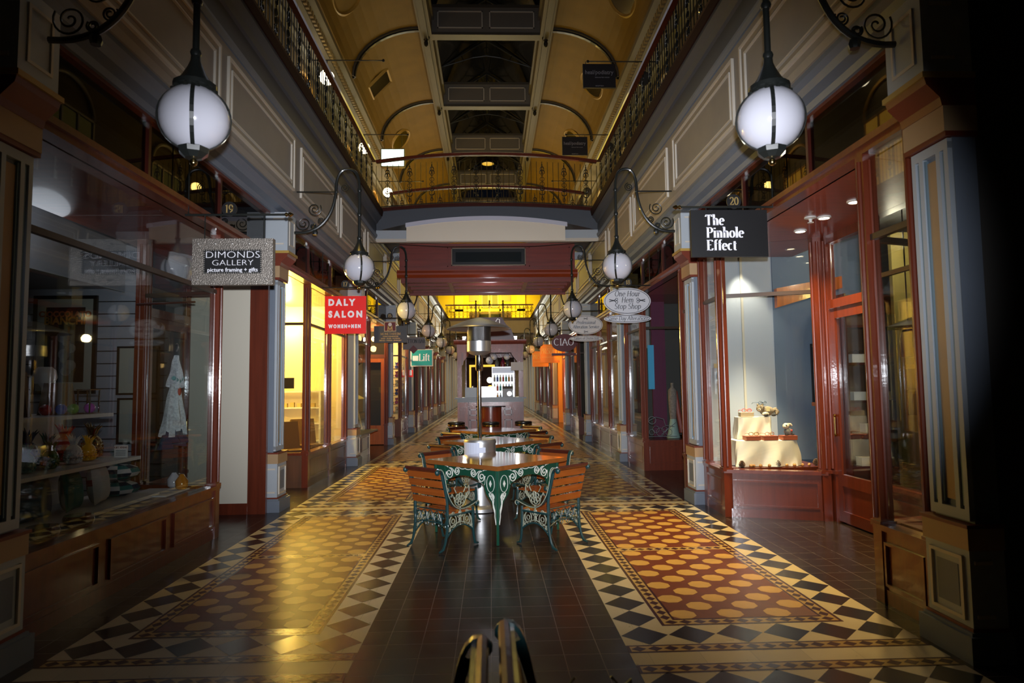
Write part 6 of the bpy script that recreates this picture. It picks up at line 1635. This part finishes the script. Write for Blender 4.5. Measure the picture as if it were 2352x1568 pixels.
for r_ in range(4):
    m = MB(); m.box(-4.0,-3.45,14.2,16.0,1.2+r_*.42,1.22+r_*.42); single('glass_shelf', m, mat('lit_shelf_edge', (.5,.35,.12), .4), 'thin shelf in the coin shop window, %s from the bottom' % nutn[r_], 'shelf', 'shelves in the coin shop window')
    for i in range(6):
        m = MB(); m.lathe([(.03,0),(.05,.05),(.04,.12),(.02,.15)], 10, (-3.6,14.35+i*.27,1.224+r_*.42)); o = single('curio', m, mat('bronze_curio', (.25,.15,.05), .4, metal=.4), 'bronze curio on the coin shop shelf, row %s, %s along' % (nutn[r_], nutn[i]), 'ornament', 'curios in the coin shop', smooth=True)
# toys in the next window
tc = [(.6,.02,.02),(.7,.65,.5),(.02,.02,.02),(.5,.1,.3),(.7,.4,.05),(.05,.1,.4)]
for r_ in range(6):
    for i in range(4):
        c_ = tc[(r_*2+i) % 6]; x, y, z = -3.30+.10*(i % 2)+ (0 if i < 2 else .10), 21.75+i*.35, .75+r_*.30
        m = MB(); m.ball((x, y, z+.06), .065, 8, 1, 1, .9); m.ball((x, y, z+.16), .045, 8); m.ball((x-.035, y, z+.20), .018, 6); m.ball((x+.035, y, z+.20), .018, 6)
        single('soft_toy', m, mat('toy_%d' % ((r_*2+i) % 6), c_, .9), '%s soft toy in the crowded window, row %s, %s from the front' % (['red','cream','black','pink','orange','blue'][(r_*2+i) % 6], nutn[r_], nutn[i]), 'soft toy', 'toys in the button shop window', smooth=True)
for r_ in range(6):
    m = MB(); m.box(-3.45,-3.05,21.65,23.0,.735+r_*.30,.748+r_*.30); single('display_shelf', m, WHITE, 'thin toy shelf in the crowded window, %s from the bottom' % nutn[r_], 'shelf', 'toy shelves')
# fire equipment sign under the lift sign
m = MB(); m.box(-2.98,-2.80,23.472,23.495,1.98,2.24); o = single('fire_sign', m, mat('fire_red', (.65,.02,.02), .5, emit=(1,.02,.02), es=.1), 'small red fire equipment sign below the lift sign', 'sign')
m = MB(); m.lathe([(.035,0),(.04,.02),(.04,.16),(.02,.2)], 10, (0,-.012,.06)); m.v = [(x, -.014+.002*(y+.012)/.04, z) for x, y, z in m.v]; build('extinguisher_symbol', m, LETW, o, local=True)

# ================================================================== UPPER LEVEL: PENDANTS, SIGNS, OCULI
for s in (-1, 1):
    for i, k in enumerate((2, 3, 4, 5)):
        y = YP(k)+2.6
        x = XC+s*4.62
        t = thing('gallery_lamp', (x, y, 10.08), 'upper gallery globe lamp on a long bracket, %s on the %s' % (ORD[i], SIDE[s]), 'lamp', 'upper gallery lamps')
        g = -s
        m = MB(); m.tube([(0,0,0),(g*1.95,0,0)], .016, 6); m.ball((g*1.95,0,0), .04, 8); build('bracket_rod', m, IRON, t, smooth=True, local=True)
        m = MB(); m.tube([(g*.5,0,0),(g*.5,0,-.28)], .012, 6); build('stem', m, IRON, t, local=True)
        m = MB(); m.ball((g*.5,0,-.46), .19, 20); build('globe', m, LITG if s < 0 else mat('unlit_globe', (.10,.10,.10), .2), t, smooth=True, local=True)
# signs hanging from them
t = thing('lit_box_sign', (-3.2, YP(3)+2.6, 8.95), 'glaring blank green white light box hanging over the left gallery', 'sign')
m = MB(); m.box(-.40,.40,-.08,.08,0,.62); build('casing', m, mat('bronze_casing', (.08,.06,.03), .4), t, local=True)
m = MB(); m.box(-.37,.37,-.09,-.08,.03,.59); build('light_panel', m, mat('lightbox_glow', (.8,1,.9), .5, emit=(.72,1,.86), es=3.2), t, local=True)
for x in (-.3,.3):
    m = MB(); m.tube([(x,0,.62),(x,0,1.13)], .008, 6); build('hanger', m, IRON, t, local=True)
for i, k in enumerate((2, 3)):
    t = thing('podiatry_sign', (2.92, YP(k)+2.6, 9.36), 'dark podiatry sign hanging over the right gallery, %s' % ['nearer and larger looking','farther and lower'][i], 'sign', 'podiatry signs')
    m = MB(); m.box(-.43,.43,-.03,.03,0,.64); bd = build('board', m, mat('charcoal_sign', (.018,.016,.018), .5), t, local=True)
    txt(t, bd, 'heal/podiatry', .115, 0, -.038, .36, mat('dim_sign_letter', (.30,.28,.30), .5), 'sans', sx=.9)
    txt(t, bd, 'because feet matter', .035, .08, -.038, .26, mat('dim_sign_letter', (.30,.28,.30), .5), 'sans')
    txt(t, bd, 'RECEPTION', .03, 0, -.038, .03, mat('dim_sign_letter', (.30,.28,.30), .5), 'sans')
    for x in (-.35,.35):
        m = MB(); m.tube([(x,0,.64),(x,0,.72)], .008, 6); build('hanger', m, IRON, t, local=True)
# oval oculi and square hatches set into the vault
def on_vault(s, a, y): x, z = vault_pt(s, a); return x, y, z
for s in (-1, 1):
    for j, (k, kind) in enumerate(((2.0+.45,'oval'),(3.0+.45,'square' if s < 0 else 'oval'),(4.45,'oval'))):
        y = YP(0)+P*(k-0)+.1; a = .62
        x, z = vault_pt(s, a); x0, z0 = vault_pt(s, a-.01); x1, z1 = vault_pt(s, a+.01)
        tz = Vector((x1-x0, 0, z1-z0)).normalized(); ty = Vector((0,1,0)); nn = Vector((XC+s*1.93-x, 0, 10.84-z)).normalized()
        nm = 'oval_oculus' if kind == 'oval' else 'square_hatch'
        t = thing(nm, (x, y, z), '%s set in the %s curve of the vault, %s bay in view' % ({'oval':'gilt framed oval window','square':'gilt framed square hatch'}[kind], SIDE[s], ORD[j]), 'window', None)
        N_ = 28 if kind == 'oval' else 4
        def pr(r1, r2, h, off=0): return [ (tz*(r1*cos(2*pi*i/N_+off))*(1 if kind == 'oval' else 1.0)+ty*(r2*sin(2*pi*i/N_+off))+nn*h) for i in range(N_)]
        of = 0 if kind == 'oval' else pi/4
        R1, R2 = (.58,.78) if kind == 'oval' else (.72,.72)
        b = MB(); A, B_, C_ = pr(R1,R2,.03,of), pr(R1*.84,R2*.84,.10,of), pr(R1*.76,R2*.76,.05,of)
        b.add(A+B_+C_, [(i,(i+1)%N_,N_+(i+1)%N_,N_+i) for i in range(N_)]+[(N_+i,N_+(i+1)%N_,2*N_+(i+1)%N_,2*N_+i) for i in range(N_)])
        build('moulded_frame', b, mat('gilt_vault_moulding', (.42,.27,.07), .45), t, local=True)
        b = MB(); q1 = pr(R1*.77,R2*.77,.055,of); q2 = pr(R1*.77,R2*.77,.035,of)
        b.add(q1+q2, [tuple(range(N_)), tuple(range(N_,2*N_))[::-1]]+[(i,(i+1)%N_,N_+(i+1)%N_,N_+i) for i in range(N_)]); build('pane', b, (VAULT if (s < 0 and j == 0) else ROOFG), t, local=True)
# tall ceiling pendants with dish shades in the skylights
for i, y in enumerate((YP(2)+1.6, YP(5)+.6)):
    t = thing('skylight_pendant', (XC, y, 11.85), 'pendant lamp with dish shade hanging in the skylight, %s' % ['nearest, under a square frame','far one above the footbridge railing'][i], 'lamp', 'skylight pendants')
    b = MB(); b.lathe([(.30,0),(.28,.06),(.14,.20),(.05,.28)], 24); build('shade', b, BLACK, t, smooth=True, local=True)
    b = MB(); b.lathe([(.28,.01),(.26,.0),(.0,-.01)], 24); build('reflector', b, mat('dim_gold_glow', (.5,.35,.08), .3, emit=(1,.62,.08), es=.5 if i == 0 else .7), t, smooth=True, local=True)
    b = MB(); b.tube([(0,0,.28),(0,0,1.2)], .02, 6); build('stem', b, IRON, t, local=True)
    b = MB()
    for q in ((-.42,.42,.46,.54),(-.42,.42,1.04,1.12)): b.box(q[0],q[1],.1,.14,q[2]+.2,q[3]+.2)
    for q in (-.42,.34): b.box(q,q+.08,.1,.14,.66,1.32)
    build('square_frame', b, VCREAM, t, local=True)
# glazed doors and warm windows on the gallery walls
for s in (-1, 1):
    for k in range(1, 7):
        y = YP(k)+P*.5
        t = thing('gallery_window', (DX(s,1.79), y, GZ+.02), 'tall glazed gallery doorway with %s light, %s bay on the %s' % (['dim','amber'][s < 0 and k in (2,3,4)], ORD[k], SIDE[s]), 'window', 'gallery doorways on the '+SIDE[s])
        b = MB()
        for q in (-1.0, -.34, .30, .94): b.box(-s*.06, 0, q, q+.06, 0, 3.0)
        for q in (0, .9, 2.1, 2.94): b.box(-s*.06, 0, -1.0, 1.0, q, q+.06)
        b.tube([(-s*.05, cos(a)*.98, 3.0+.8*sin(a)) for a in [pi*i/16 for i in range(17)]], .05, 6)
        build('frame', b, CREAML if s > 0 else mat('amber_lit_frame', (.55,.30,.06), .5), t, local=True)  # left frames coloured amber to stand for warm light on them
        b = MB(); b.box(-s*.03, -s*.01, -.94, .94, .06, 2.94); build('pane', b, mat('amber_lit_pane', (.5,.25,.03), .3, emit=(1,.50,.04), es=.9) if (s < 0 and k in (2,3,4)) else ROOFG, t, local=True)
m = MB(); m.box(-4.74,-4.70,27.55,27.95,8.9,9.2); single('alarm_sign', m, mat('fire_red', (.65,.02,.02), .5), 'small red sign seen low through the left end of the footbridge railing', 'sign')
# thin sagging cable across the hall below the footbridge
m = MB(); m.tube([(-2.6,14.0,4.75),(-1,14.2,4.70),(1,14.2,4.70),(2.6,14.0,4.77)], .006, 5); single('cable', m, IRON, 'thin cable strung across the hall in front of the footbridge', 'cable')
